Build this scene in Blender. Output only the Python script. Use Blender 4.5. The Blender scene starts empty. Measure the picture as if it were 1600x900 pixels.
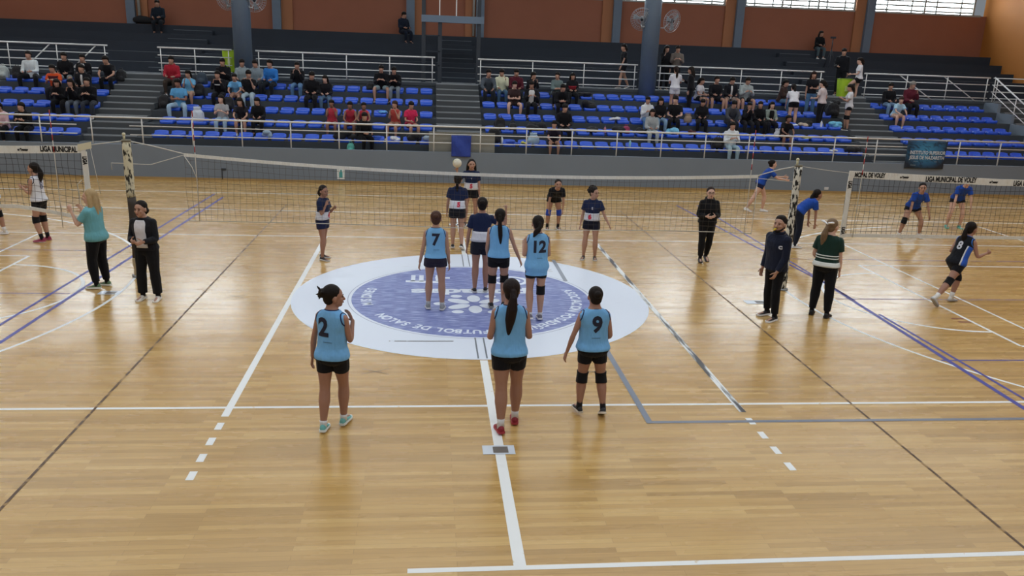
import bpy, math, random
import numpy as np
from mathutils import Vector, Matrix
from mathutils.bvhtree import BVHTree

random.seed(7)
SC = bpy.context.scene
COL = SC.collection
# ------------------------------------------------------------------ camera
CAM = np.array([-0.7568, -13.3252, 4.0031]); YAW, PITCH, ROLL, FPX = 0.1078, 0.2797, 0.0377, 1268.97
_f = np.array([math.sin(YAW)*math.cos(PITCH), math.cos(YAW)*math.cos(PITCH), -math.sin(PITCH)])
_r = np.array([math.cos(YAW), -math.sin(YAW), 0.0]); _u = np.cross(_r, _f)
RX = _r*math.cos(ROLL)+_u*math.sin(ROLL); UX = -_r*math.sin(ROLL)+_u*math.cos(ROLL)
cd = bpy.data.cameras.new('camera'); cam = bpy.data.objects.new('camera', cd); COL.objects.link(cam)
M = Matrix.Identity(4)
for i in range(3):
    M[i][0] = RX[i]; M[i][1] = UX[i]; M[i][2] = -_f[i]; M[i][3] = CAM[i]
cam.matrix_world = M
cd.sensor_width = 36; cd.lens = FPX/1600*36; cd.clip_end = 200
SC.camera = cam
def _ray(px, py): return _f + RX*(px-800)/FPX - UX*(py-450)/FPX
def fl(px, py, z=0.0):            # point of the photograph on the level z
    d = _ray(px, py); t = (z-CAM[2])/d[2]; return CAM+t*d
def aty(px, py, y):               # point of the photograph at depth y
    d = _ray(px, py); t = (y-CAM[1])/d[1]; return CAM+t*d
# ------------------------------------------------------------------ world, exposure
SC.view_settings.view_transform = 'Standard'; SC.view_settings.look = 'None'
SC.view_settings.gamma = 1; SC.view_settings.use_curve_mapping = False
SC.view_settings.exposure = 0.0
W = bpy.data.worlds.new('world'); SC.world = W; W.use_nodes = True
W.node_tree.nodes['Background'].inputs[0].default_value = (0.75, 0.82, 0.9, 1)
W.node_tree.nodes['Background'].inputs[1].default_value = 0.25
ROOF_GLOW = 2.4       # strength of the unseen glowing roof strips added to light the hall
WINDOW = 15.0         # strength of daylight behind the window bars

# ------------------------------------------------------------------ materials
def srgb(c):
    if isinstance(c, str):
        c = c.lstrip('#'); c = tuple(int(c[i:i+2], 16)/255 for i in (0, 2, 4))
    return tuple((x/12.92 if x <= .04045 else ((x+.055)/1.055)**2.4) for x in c)+(1,)
_MC = {}
def nodes(name):
    m = bpy.data.materials.new(name); m.use_nodes = True
    nt = m.node_tree; return m, nt, nt.nodes['Principled BSDF']
def mix(nt, fac, a, b):
    n = nt.nodes.new('ShaderNodeMix'); n.data_type = 'RGBA'
    if isinstance(fac, (int, float)): n.inputs[0].default_value = fac
    else: nt.links.new(fac, n.inputs[0])
    for s, v in ((6, a), (7, b)):
        if isinstance(v, tuple): n.inputs[s].default_value = v
        else: nt.links.new(v, n.inputs[s])
    return n.outputs[2]
def coords(nt, scale=(1, 1, 1), kind='Object'):
    t = nt.nodes.new('ShaderNodeTexCoord'); mp = nt.nodes.new('ShaderNodeMapping')
    mp.inputs['Scale'].default_value = scale
    nt.links.new(t.outputs[kind], mp.inputs[0]); return mp.outputs[0]
def noise(nt, vec, scale, detail=3):
    n = nt.nodes.new('ShaderNodeTexNoise'); n.inputs['Scale'].default_value = scale
    n.inputs['Detail'].default_value = detail; nt.links.new(vec, n.inputs['Vector']); return n.outputs[0]
def ramp(nt, fac, stops):
    n = nt.nodes.new('ShaderNodeValToRGB'); e = n.color_ramp.elements
    while len(e) < len(stops): e.new(.5)
    for i, (p, c) in enumerate(stops):
        e[i].position = p; e[i].color = c if isinstance(c, tuple) else (c, c, c, 1)
    nt.links.new(fac, n.inputs[0]); return n.outputs[0]
def bump(nt, b, h, strength, dist):
    n = nt.nodes.new('ShaderNodeBump'); n.inputs['Strength'].default_value = strength
    n.inputs['Distance'].default_value = dist
    nt.links.new(h, n.inputs['Height']); nt.links.new(n.outputs[0], b.inputs['Normal'])
def mat(color, rough=.6, metal=0.0, kind='plain', var=.12, spec=.5):
    key = (color, rough, metal, kind, var, spec)
    if key in _MC: return _MC[key]
    m, nt, b = nodes(kind+'_'+str(color).strip('#')); c = srgb(color)
    b.inputs['Roughness'].default_value = rough; b.inputs['Metallic'].default_value = metal
    b.inputs['Specular IOR Level'].default_value = spec
    v = coords(nt)
    dk = tuple(x*(1-var*1.6) for x in c[:3])+(1,); lt = tuple(min(1, x*(1+var)) for x in c[:3])+(1,)
    if kind == 'fabric':
        n = noise(nt, v, 9, 2); nt.links.new(mix(nt, n, dk, lt), b.inputs['Base Color'])
        b.inputs['Sheen Weight'].default_value = .08
        n2 = noise(nt, coords(nt, (7, 7, 3.2)), 1.6, 2); bump(nt, b, n2, .75, .035)
    elif kind == 'skin':
        n = noise(nt, v, 14, 2); nt.links.new(mix(nt, n, dk, lt), b.inputs['Base Color'])
        b.inputs['Subsurface Weight'].default_value = .0
    elif kind == 'hair':
        n = noise(nt, coords(nt, (60, 60, 5)), 1, 3); nt.links.new(mix(nt, n, dk, lt), b.inputs['Base Color'])
        bump(nt, b, n, .6, .01)
    elif kind == 'concrete':
        n = noise(nt, v, 1.3, 5); nt.links.new(mix(nt, n, dk, lt), b.inputs['Base Color'])
        n2 = noise(nt, v, 30, 3); bump(nt, b, n2, .12, .01)
    else:
        n = noise(nt, v, 3, 3); nt.links.new(mix(nt, n, dk, lt), b.inputs['Base Color'])
    _MC[key] = m; return m
def emis(name, color, strength):
    m = bpy.data.materials.new(name); m.use_nodes = True; nt = m.node_tree
    nt.nodes.remove(nt.nodes['Principled BSDF']); e = nt.nodes.new('ShaderNodeEmission')
    e.inputs[0].default_value = color; e.inputs[1].default_value = strength
    nt.links.new(e.outputs[0], nt.nodes['Material Output'].inputs[0]); return m
def wood():
    m, nt, b = nodes('maple_strip_floor')
    v = coords(nt, (1, 1, 1))
    def brick(w, h, off):
        n = nt.nodes.new('ShaderNodeTexBrick'); n.offset = off; n.offset_frequency = 2
        n.inputs['Scale'].default_value = 1; n.inputs['Brick Width'].default_value = w
        n.inputs['Row Height'].default_value = h; n.inputs['Mortar Size'].default_value = .0012
        n.inputs['Mortar Smooth'].default_value = .3
        n.inputs['Color1'].default_value = (0, 0, 0, 1); n.inputs['Color2'].default_value = (1, 1, 1, 1)
        n.inputs['Mortar'].default_value = (.0, .0, .0, 1); n.inputs['Bias'].default_value = 0
        nt.links.new(v, n.inputs['Vector']); return n
    b1 = brick(1.35, .068, .37)
    c1 = ramp(nt, b1.outputs['Color'], [(0, srgb('#9e7a40')), (.35, srgb('#b68f4f')), (.7, srgb('#c59f5e')), (1, srgb('#d6b473'))])
    g = noise(nt, coords(nt, (1.2, 22, 1)), 2.2, 5)
    c2 = mix(nt, ramp(nt, g, [(.3, 0.0), (.75, 1.0)]), srgb('#a27b3b'), srgb('#d1ac66'))
    c3 = mix(nt, .36, c1, c2)
    big = noise(nt, coords(nt, (.25, .8, 1)), 1, 3)
    c4 = mix(nt, ramp(nt, big, [(.35, 0.0), (.7, .45)]), c3, srgb('#c8a670'))
    kn = noise(nt, coords(nt, (1.3, 9, 1)), 3.1, 2)
    c5 = mix(nt, ramp(nt, kn, [(.70, 0.0), (.78, .55)]), c4, srgb('#7d5c30'))
    c6 = mix(nt, b1.outputs['Fac'], c5, srgb('#8d6b3c'))
    nt.links.new(c6, b.inputs['Base Color'])
    r = ramp(nt, noise(nt, coords(nt, (.6, 3, 1)), 2, 3), [(.3, .22), (.7, .31)])
    nt.links.new(r, b.inputs['Roughness'])
    b.inputs['Specular IOR Level'].default_value = .4
    b.inputs['Coat Weight'].default_value = .22; b.inputs['Coat Roughness'].default_value = .16
    bump(nt, b, b1.outputs['Fac'], .1, -.001)
    return m
def worn(color, wear, amount, rough=.3, sc=(1, 1, 1), s=8):
    key = ('worn', color, wear, amount, sc, s)
    if key in _MC: return _MC[key]
    m, nt, b = nodes('painted_'+color.strip('#'))
    n = noise(nt, coords(nt, sc), s, 6)
    f = ramp(nt, n, [(amount-.04, 1.0), (amount+.04, 0.0)])
    nt.links.new(mix(nt, f, srgb(color), srgb(wear)), b.inputs['Base Color'])
    b.inputs['Roughness'].default_value = rough+.14; b.inputs['Specular IOR Level'].default_value = .35
    _MC[key] = m; return m

# ------------------------------------------------------------------ mesh helpers
class MB:
    def __init__(s): s.v = []; s.f = []
    def add(s, v, f):
        o = len(s.v); s.v += [tuple(map(float, p)) for p in v]; s.f += [tuple(i+o for i in q) for q in f]; return s
    def box(s, a, b):
        (x0, y0, z0), (x1, y1, z1) = a, b
        return s.add([(x0,y0,z0),(x1,y0,z0),(x1,y1,z0),(x0,y1,z0),(x0,y0,z1),(x1,y0,z1),(x1,y1,z1),(x0,y1,z1)],
                     [(0,3,2,1),(4,5,6,7),(0,1,5,4),(1,2,6,5),(2,3,7,6),(3,0,4,7)])
    def tube(s, pts, rad, n=8, ell=None, ref=None, rnd=False, sq=0):
        pts = [np.array(p, float) for p in pts]; k = len(pts)
        rad = [rad]*k if isinstance(rad, (int, float)) else list(rad)
        T = []
        for i in range(k):
            t = pts[min(i+1, k-1)]-pts[max(i-1, 0)]; T.append(t/(np.linalg.norm(t)+1e-12))
        if rnd:     # rounded ends
            a, b = [], []
            for c in (.95, .7, .35):
                a.append((pts[0]-T[0]*rad[0]*c, rad[0]*math.sqrt(1-c*c)))
            for c in (.35, .7, .95):
                b.append((pts[-1]+T[-1]*rad[-1]*c, rad[-1]*math.sqrt(1-c*c)))
            T = [T[0]]*3+T+[T[-1]]*3
            pts = [q[0] for q in a]+pts+[q[0] for q in b]; rad = [q[1] for q in a]+rad+[q[1] for q in b]; k += 6
        r0 = np.array(ref if ref is not None else ((0, 0, 1) if abs(T[0][2]) < .9 else (0, 1, 0)), float)
        v = []
        for i in range(k):
            u = r0-T[i]*np.dot(r0, T[i]); u /= np.linalg.norm(u)+1e-12
            if ref is None: r0 = u
            w = np.cross(T[i], u)
            e = 1 if ell is None else (ell[i-3 if rnd and 3 <= i < k-3 else (0 if i < 3 else -1)] if isinstance(ell, list) and rnd else (ell[i] if isinstance(ell, list) else ell))
            for j in range(n):
                an = 2*math.pi*j/n; v.append(pts[i]+u*rad[i]*math.cos(an)*e+w*rad[i]*math.sin(an))
        f = [(i*n+j, i*n+(j+1) % n, (i+1)*n+(j+1) % n, (i+1)*n+j) for i in range(k-1) for j in range(n)]
        f += [tuple(range(n))[::-1], tuple((k-1)*n+j for j in range(n))]
        return s.add(v, f)
    def loft(s, rings):      # closed rings of equal length, capped
        n = len(rings[0]); v = [p for r in rings for p in r]; k = len(rings)
        f = [(i*n+j, i*n+(j+1) % n, (i+1)*n+(j+1) % n, (i+1)*n+j) for i in range(k-1) for j in range(n)]
        f += [tuple(range(n))[::-1], tuple((k-1)*n+j for j in range(n))]
        return s.add(v, f)
    def ball(s, c, r, ax=None, nu=12, nv=8):
        r = (r, r, r) if isinstance(r, (int, float)) else r
        ax = np.eye(3) if ax is None else np.array(ax); c = np.array(c, float); v = []
        for i in range(1, nv):
            th = math.pi*i/nv
            for j in range(nu):
                ph = 2*math.pi*j/nu
                d = (r[0]*math.sin(th)*math.cos(ph), r[1]*math.sin(th)*math.sin(ph), r[2]*math.cos(th))
                v.append(c+ax[0]*d[0]+ax[1]*d[1]+ax[2]*d[2])
        t = len(v); v += [c+ax[2]*r[2], c-ax[2]*r[2]]
        f = [(i*nu+j, (i+1)*nu+j, (i+1)*nu+(j+1) % nu, i*nu+(j+1) % nu) for i in range(nv-2) for j in range(nu)]
        f += [(t, j, (j+1) % nu) for j in range(nu)]
        f += [(t+1, (nv-2)*nu+(j+1) % nu, (nv-2)*nu+j) for j in range(nu)]
        return s.add(v, f)
    def mesh(s, name, m=None, smooth=False):
        me = bpy.data.meshes.new(name); me.from_pydata(s.v, [], s.f); me.update()
        if m: me.materials.append(m)
        if smooth: me.shade_smooth()
        return me
def link(name, me, parent=None, loc=None, rz=0):
    o = bpy.data.objects.new(name, me); COL.objects.link(o)
    if parent: o.parent = parent
    if loc is not None: o.location = loc
    o.rotation_euler = (0, 0, rz); return o
def part(name, mb, m, parent, smooth=False, label=None):
    o = link(name, mb.mesh(name, m, smooth), parent)
    if label: o['label'] = label
    return o
def tag(o, label, cat, group=None):
    o['label'] = label; o['category'] = cat
    if group: o['group'] = group
    return o
def struct(name, mb, m, smooth=False):
    o = link(name, mb.mesh(name, m, smooth)); o['kind'] = 'structure'; return o
def empty(name, loc, label, cat, group=None, rz=0):
    o = link(name, None, None, loc, rz); return tag(o, label, cat, group)
def remesh(name, mb, m, vox, smooth=3):
    me = mb.mesh('raw'); o = bpy.data.objects.new('raw', me); COL.objects.link(o)
    r = o.modifiers.new('r', 'REMESH'); r.mode = 'VOXEL'; r.voxel_size = vox; r.use_smooth_shade = True
    if smooth:
        q = o.modifiers.new('s', 'SMOOTH'); q.factor = .5; q.iterations = smooth
    dg = bpy.context.evaluated_depsgraph_get()
    out = bpy.data.meshes.new_from_object(o.evaluated_get(dg)); out.name = name
    bpy.data.objects.remove(o); bpy.data.meshes.remove(me)
    out.materials.clear(); out.materials.append(m); out.shade_smooth(); return out
def text_mesh(s, size, bold=0.0, extrude=0.0, xscale=1.0, cut=None):
    c = bpy.data.curves.new('t', 'FONT'); c.body = s; c.size = size; c.offset = bold; c.extrude = extrude
    c.align_x = 'CENTER'; c.align_y = 'CENTER'; c.resolution_u = 3
    o = bpy.data.objects.new('t', c); COL.objects.link(o)
    me = bpy.data.meshes.new_from_object(o.evaluated_get(bpy.context.evaluated_depsgraph_get()))
    bpy.data.objects.remove(o); bpy.data.curves.remove(c)
    if xscale != 1:
        for v in me.vertices: v.co.x *= xscale
    if cut:
        import bmesh
        bm = bmesh.new(); bm.from_mesh(me)
        xs = [v.co.x for v in bm.verts]; ys = [v.co.y for v in bm.verts]
        for ax, lo, hi in ((0, min(xs), max(xs)), (1, min(ys), max(ys))):
            t = lo+cut
            while t < hi:
                no = (1, 0, 0) if ax == 0 else (0, 1, 0); co = (t, 0, 0) if ax == 0 else (0, t, 0)
                bmesh.ops.bisect_plane(bm, geom=bm.verts[:]+bm.edges[:]+bm.faces[:], plane_co=co, plane_no=no); t += cut
        bm.to_mesh(me); bm.free()
    return me
def text_part(name, s, size, parent, m, mtx, bold=0.0, xscale=1.0, extrude=.001):
    me = text_mesh(s, size, bold, extrude, xscale); me.transform(mtx); me.materials.append(m)
    return link(name, me, parent)

# ================================================================== SETTING
YW = 12.09; XR = 24.1; XL = -24.6; YB = 22.8; YN = -20.0; ZC = 10.5
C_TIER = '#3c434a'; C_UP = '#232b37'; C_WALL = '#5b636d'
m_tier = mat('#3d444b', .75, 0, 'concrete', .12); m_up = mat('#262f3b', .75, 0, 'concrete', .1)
m_wall = mat('#76828f', .6, 0, 'concrete', .05); m_step = mat('#4a4f53', .75, 0, 'concrete', .12)
m_nose = mat('#8a9094', .7, 0, 'concrete', .1)
m_rail = mat('#d9dbda', .4, 0, 'plain', .05); m_steel = mat('#66788b', .45, 0, 'plain', .08)
m_dsteel = mat('#2a323c', .5, 0, 'plain', .08)
m_orange = mat('#9a6048', .7, 0, 'concrete', .06)
floor = struct('floor', MB().box((XL, YN, -.1), (XR, YW, 0)), wood())
FX = .0015
m_white = worn('#e9ecec', '#c9b48c', .30, .3, (1, 1, 1), 9)
m_line2 = worn('#e9ecec', '#3f3d40', .47, .3, (9, .9, 1), 1.2)
def fpoly(name, pts, m, z=FX):
    mb = MB(); mb.add([(p[0], p[1], z) for p in pts], [tuple(range(len(pts)))])
    return part(name, mb, m, floor)
def fline(name, a, b, w, m, z=FX):
    a = np.array(a[:2], float); b = np.array(b[:2], float); d = b-a; d /= np.linalg.norm(d); n = np.array([-d[1], d[0]])*w/2
    return fpoly(name, [a-n, b-n, b+n, a+n], m, z)
def farc(name, c, r, a0, a1, w, m, z=FX, n=64):
    v = []; f = []
    for i in range(n+1):
        a = a0+(a1-a0)*i/n
        for rr in (r-w/2, r+w/2): v.append((c[0]+rr*math.cos(a), c[1]+rr*math.sin(a), z))
    for i in range(n): f.append((2*i, 2*i+1, 2*i+3, 2*i+2))
    mb = MB(); mb.add(v, f); return part(name, mb, m, floor)
m_blue = worn('#45479a', '#5b3c50', .36, .3, (2, 2, 1), 2)
m_purp = worn('#77618f', '#8d7058', .42, .3, (2, 2, 1), 3)
m_grey = mat('#727b8c', .35); m_dark = worn('#5c4838', '#a4865c', .44, .4, (2, 2, 1), 3)
fline('court_sideline', (-24, -4.5), (24, -4.5), .052, m_white, .0012)
fline('court_sideline', (-24, 4.5), (24, 4.5), .05, m_white, .0012)
fline('court_boundary_line', (-24, 7.4), (24, 7.4), .05, m_white, .0012)
fline('court_boundary_line', (-24, 9.9), (24, 9.9), .05, m_white, .0012)
fline('court_boundary_line', (-.9, -7.66), (24, -7.62), .06, m_white, .0012)
fline('centre_line', (0.01, -7.66), (0.01, -3.02), .105, m_white, .0018)
fline('centre_line', (0.0, 3.0), (0.0, 9.9), .11, m_white, .0018)
fline('attack_line', (-3, -4.74), (-3, 4.5), .085, m_white, .0016)
fline('attack_line', (3, -4.74), (3, 4.5), .085, m_line2, .0032)
for sx in (-1, 1):
    for y0 in (-5.07, -5.43, -5.79, -6.15):
        fline('attack_line_dash', (sx*3.0, y0), (sx*3.0, y0+.17), .075, m_white, .0016)
    fline('worn_court_line', (sx*4.48, -9), (sx*4.46, 8.3), .03, m_dark, .0022)
    farc('three_point_arc', (sx*12.5, 0), 6.7, (0 if sx < 0 else math.pi)-1.4, (0 if sx < 0 else math.pi)+1.4, .055, m_white, .0014)
    farc('free_throw_arc', (sx*8.28, 0), 1.8, (0 if sx < 0 else math.pi)-1.5708, (0 if sx < 0 else math.pi)+1.5708, .06, m_white, .0014, 40)
    fline('free_throw_line', (sx*8.28, -2.46), (sx*8.28, 2.46), .055, m_white, .0013)
    fline('key_line', (sx*8.28, 2.46), (sx*14, 2.46), .05, m_white, .0011)
    fline('key_line', (sx*8.28, -2.46), (sx*14, -2.46), .05, m_white, .0011)
    fline('volleyball_end_line', (sx*8.95, -4.5), (sx*8.95, 4.5), .05, m_white, .0013)
    fline('court_end_line', (sx*14, -7.6), (sx*14, 7.4), .05, m_white, .0011)
    fline('handball_cross_line', (sx*7.0, 2.95), (sx*20, 2.95), .035, m_purp, .0021)
    fline('handball_cross_line', (sx*6.55, -.01), (sx*20, -.01), .035, m_purp, .0021)
fline('blue_court_line', (-6.98, -7), (-6.64, 9.7), .05, m_blue, .0024); fline('blue_court_line', (-6.60, -7), (-6.3, 9.2), .06, m_blue, .0024)
fline('blue_court_line', (6.60, -6), (6.84, 1), .075, m_blue, .0024); fline('blue_court_line', (6.84, 1), (6.36, 9.24), .055, m_blue, .0024)
fline('blue_court_line', (6.86, -6), (6.86, -.9), .05, m_blue, .0024); fline('blue_court_line', (6.84, -.1), (7.0, 9.3), .045, m_blue, .0024)
fline('handball_cross_line', (6.6, -3.05), (20, -3.05), .04, m_blue, .0021)
fline('grey_court_line', (1.79, -5.02), (1.79, -1.05), .075, m_grey, .0045); fline('grey_court_line', (1.79, 1.0), (1.79, 2.6), .075, m_grey, .0045)
fline('grey_court_line', (1.76, -4.99), (24, -4.99), .06, m_grey, .0025)
fline('red_tape_mark', (8.02, -1.12), (8.25, -1.12), .05, mat('#7a3325', .5), .002); fline('red_tape_mark', (8.02, -1.3), (8.25, -1.3), .05, mat('#7a3325', .5), .002)
# centre disc
cc = [(3*math.cos(a), 3*math.sin(a)) for a in np.linspace(0, 2*math.pi, 121)[:-1]]
disc = fpoly('centre_circle', cc, worn('#dbe4f2', '#b9b8bd', .27, .28, (.5, 5, 1), 3), .0028)
ci = [(2.02*math.cos(a), -.08+2.02*math.sin(a)) for a in np.linspace(0, 2*math.pi, 121)[:-1]]
emb = part('centre_emblem', MB().add([(x, y, .0036) for x, y in ci], [tuple(range(120))]), worn('#6470ae', '#9ba7d4', .46, .3, (1.2, 14, 1), 3.2), disc)
part('emblem_ring', (lambda mb: [mb.add([((2.07+s)*math.cos(a), -.08+(2.07+s)*math.sin(a), .0034) for a in np.linspace(0, 2*math.pi, 121)[:-1] for s in (0, .015)],
     [(2*i, 2*i+1, (2*i+3) % 240, (2*i+2) % 240) for i in range(120)]), mb][1])(MB()), mat('#9fa6bd', .4), disc)
m_emb = worn('#dfe8f6', '#94a1d0', .36, .35, (1, 8, 1), 5)
mt = []
def ringtext(s, a0, step=4.0, r=1.77, size=.24):
    a = a0
    for ch in s:
        if ch != ' ':
            an = math.radians(a); R_ = Matrix.Translation((r*math.cos(an), -.08+r*math.sin(an), .0042)) @ Matrix.Rotation(an-math.pi/2, 4, 'Z')
            me = text_mesh(ch, size, .008, 0, .85); me.transform(R_); mt.append(me)
        a -= step*(.55 if ch in ' I' else (1.1 if ch in 'MNO' else 1))
ringtext('ASOCIACION POSADEÑA DE', 375, 4.6); ringtext('FUTBOL DE SALON', 274, 4.5); ringtext('MISIONES', 193, 4.4)
me = text_mesh('posadas', .46, .022, 0, 1.42); me.transform(Matrix.Translation((0.0, .27, .0042)) @ Matrix.Rotation(math.pi, 4, 'Z')); mt.append(me)
def join(ms, name, m):
    mb = MB()
    for q in ms: mb.add([v.co[:] for v in q.vertices], [tuple(p.vertices) for p in q.polygons])
    return mb.mesh(name, m)
link('emblem_lettering', join(mt, 'emblem_lettering', m_emb), emb)
sp = MB()
def disk(mb, x, y, rx, ry, z=.0042, rot=0):
    mb.add([(x+rx*math.cos(a)*math.cos(rot)-ry*math.sin(a)*math.sin(rot), y+rx*math.cos(a)*math.sin(rot)+ry*math.sin(a)*math.cos(rot), z) for a in np.linspace(0, 2*math.pi, 21)[:-1]], [tuple(range(20))])
for k in range(6):
    a = math.pi/2+k*math.pi/3; disk(sp, .02+.3*math.cos(a), -.45+.3*math.sin(a), .2, .11, .0042+.0001*k, a)
    disk(sp, .02+.58*math.cos(a+.52), -.45+.5*math.sin(a+.52), .1, .08)
part('emblem_splash', sp, m_emb, emb)
cr = MB()
for k in range(4): cr.add([(-1.06+.15*k, .9, .0042), (-.98+.15*k, .9, .0042), (-.98+.15*k, 1.33, .0042), (-1.06+.15*k, 1.33, .0042)], [(0, 1, 2, 3)])
cr.add([(-1.15, .84, .0042), (-.5, .8, .0042), (-.5, .93, .0042), (-1.15, .97, .0042)], [(0, 1, 2, 3)])
cr.add([(-.62, 1.1, .0043), (-.35, 1.1, .0043), (-.35, 1.2, .0043), (-.62, 1.2, .0043)], [(0, 1, 2, 3)])
part('emblem_castle', cr, m_emb, emb)
rg = MB()
for rr in (.3, .16):
    for i in range(24):
        a, b = 2*math.pi*i/24, 2*math.pi*(i+1)/24
        rg.add([(.75+rr*1.2*math.cos(a), 1.0+rr*math.sin(a), .0042), (.75+rr*1.2*math.cos(b), 1.0+rr*math.sin(b), .0042), (.75+(rr-.08)*1.2*math.cos(b), 1.0+(rr-.08)*math.sin(b), .0042), (.75+(rr-.08)*1.2*math.cos(a), 1.0+(rr-.08)*math.sin(a), .0042)], [(0, 1, 2, 3)])
part('emblem_rings', rg, m_emb, emb)
m_dk = mat('#6a727c', .5)
for dx in (-.06, .06):
    fline('tape_edge', (dx, -2.96), (dx, -2.12), .022, m_dk, .0046); fline('tape_edge', (dx, 2.0), (dx, 2.97), .018, m_dk, .0046)
fline('scuff_mark', (-1.3, -2.27), (-.38, -2.27), .028, worn('#56504d', '#dbe4f2', .4, .4, (3, 1, 1), 3), .0046)
for (x, y, s) in ((-1.42, -3.42, .2), (1.42, -3.45, .18), (1.5, 1.75, .16), (-3.9, -.1, .15)):
    for a in (.5, -.5): fline('scuff_mark', (x-s*math.cos(a), y-s*math.sin(a)), (x+s*math.cos(a), y+s*math.sin(a)), .012, mat('#8a7352', .5), .0046)
for (x, y, w) in ((-.0, -5.62, .34), (-5.95, .05, .34), (5.0, -.25, .5), (-.0, 6.0, .5)):
    p = fpoly('floor_socket_cover', [(x-w/2, y-.1), (x+w/2, y-.1), (x+w/2, y+.1), (x-w/2, y+.1)], mat('#d2dbe6', .3), .005)
    part('socket_hole', MB().add([(x-.06, y-.07, .0062), (x+.1, y-.07, .0062), (x+.1, y+.07, .0062), (x-.06, y+.07, .0062)], [(0, 1, 2, 3)]), mat('#6b6560', .4), p)

# walls and roof
struct('wall_podium', MB().box((XL, YW, 0), (XR, YW+.14, 1.02)), m_wall)
struct('baseboard_podium', MB().box((XL, YW-.012, 0), (XR, YW, .07)), mat('#a78a58', .6))
wb = MB(); wb.box((XL, YB, 4.3), (XR, YB+.25, 6.4)); wb.box((XL, YB, 8.2), (XR, YB+.25, ZC))
PIL = [-18.6, -12.75, -7.0, -1.55, 1.35, 7.2, 12.6, 18.5]
struct('wall_back', wb, m_orange)
def orange_side(x0, x1): return MB().box((x0, YN, 0), (x1, YB+.25, ZC))
struct('wall_right', orange_side(XR, XR+.3), mat('#b3702c', .7, 0, 'concrete', .06)); struct('wall_left', orange_side(XL-.3, XL), mat('#b3702c', .7, 0, 'concrete', .06))
struct('wall_near', MB().box((XL, YN-.3, 0), (XR, YN, ZC)), mat('#8f959c', .7, 0, 'concrete', .05))
# unseen roof: opaque sheets, with glowing strips added between them for light
rf = MB(); ys = [YN, -16, -13, -9, -6, -2, 1, 5, 8, 12, 15, YB+.25]
for i in range(0, len(ys)-1, 2): rf.box((XL, ys[i], ZC), (XR, ys[i+1], ZC+.15))
struct('ceiling', rf, mat('#9aa0a6', .6))
m_roof_glow = emis('added_roof_glow', (0.93, .97, 1, 1), ROOF_GLOW)
n = 1
for i in range(1, len(ys)-1, 2):
    for a, b in ((XL+1, -8.4), (-7.6, 7.6), (8.4, XR-1)):
        struct('window_%d' % n, MB().box((a, ys[i], ZC+.05), (b, ys[i+1], ZC+.12)), m_roof_glow); n += 1  # added light strip in the roof, out of view, no real window
    fr = MB()
    for a, b in ((XL, XL+1), (-8.4, -7.6), (7.6, 8.4), (XR-1, XR)): fr.box((a, ys[i], ZC), (b, ys[i+1], ZC+.15))
    struct('trim_%d' % (60+i), fr, m_dsteel)
# steel columns and orange pilasters on the back wall, clerestory windows between them
k = 1
for x in PIL:
    struct('trim_%d' % k, MB().box((x-.17, YB-.28, 4.5), (x+.17, YB, ZC)), m_steel); k += 1
    s = -1 if x > 0 else 1
    struct('trim_%d' % k, MB().box((min(x+s*.17, x+s*.62), YB-.1, 4.5), (max(x+s*.17, x+s*.62), YB, 8.4)), mat('#a8704c', .7, 0, 'concrete', .06)); k += 1
m_day = emis('daylight_outside', (.86, .95, 1, 1), WINDOW)
m_wf = mat('#a6a8a4', .5)
edges = [XL]+PIL+[XR]
for i in range(len(edges)-1):
    a = edges[i]+(.3 if edges[i] < 0 else .3); b = edges[i+1]-(.65 if edges[i+1] > 0 else .3)
    if b-a < 1.5: 
        struct('trim_%d' % k, MB().box((a-.3, YB, 6.4), (b+.65, YB+.2, 8.2)), m_orange); k += 1; continue
    w = struct('window_%d' % (20+i), MB().box((a, YB+.16, 6.4), (b, YB+.2, 8.2)), m_day)
    f = MB(); f.box((a-.35, YB-.02, 6.36), (b+.35, YB+.16, 6.44)); f.box((a, YB, 8.12), (b, YB+.15, 8.2))
    nb = max(2, round((b-a)/1.9))
    for j in range(nb+1):
        x = a+(b-a)*j/nb; f.box((x-.04, YB+.02, 6.4), (x+.04, YB+.15, 8.2))
    part('window_frame', f, m_wf, w)
    g = MB(); z = 6.52
    while z < 8.1: g.box((a, YB+.08, z-.035), (b, YB+.12, z+.035)); z += .2
    for j in range(nb*2): x = a+(b-a)*(j+.5)/nb/2; g.box((x-.03, YB+.07, 6.44), (x+.03, YB+.12, 8.12))
    part('security_bars', g, mat('#9aa29e', .5), w)
struct('trim_50', MB().tube([(-12.42, YB-.2, 4.7), (-12.5, YB-.2, ZC)], .06, 10), mat('#b9bcb9', .4), True)
struct('trim_51', MB().tube([(1.08, YB-.2, 4.7), (1.08, YB-.2, ZC)], .05, 10), mat('#b9bcb9', .4), True)

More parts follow.
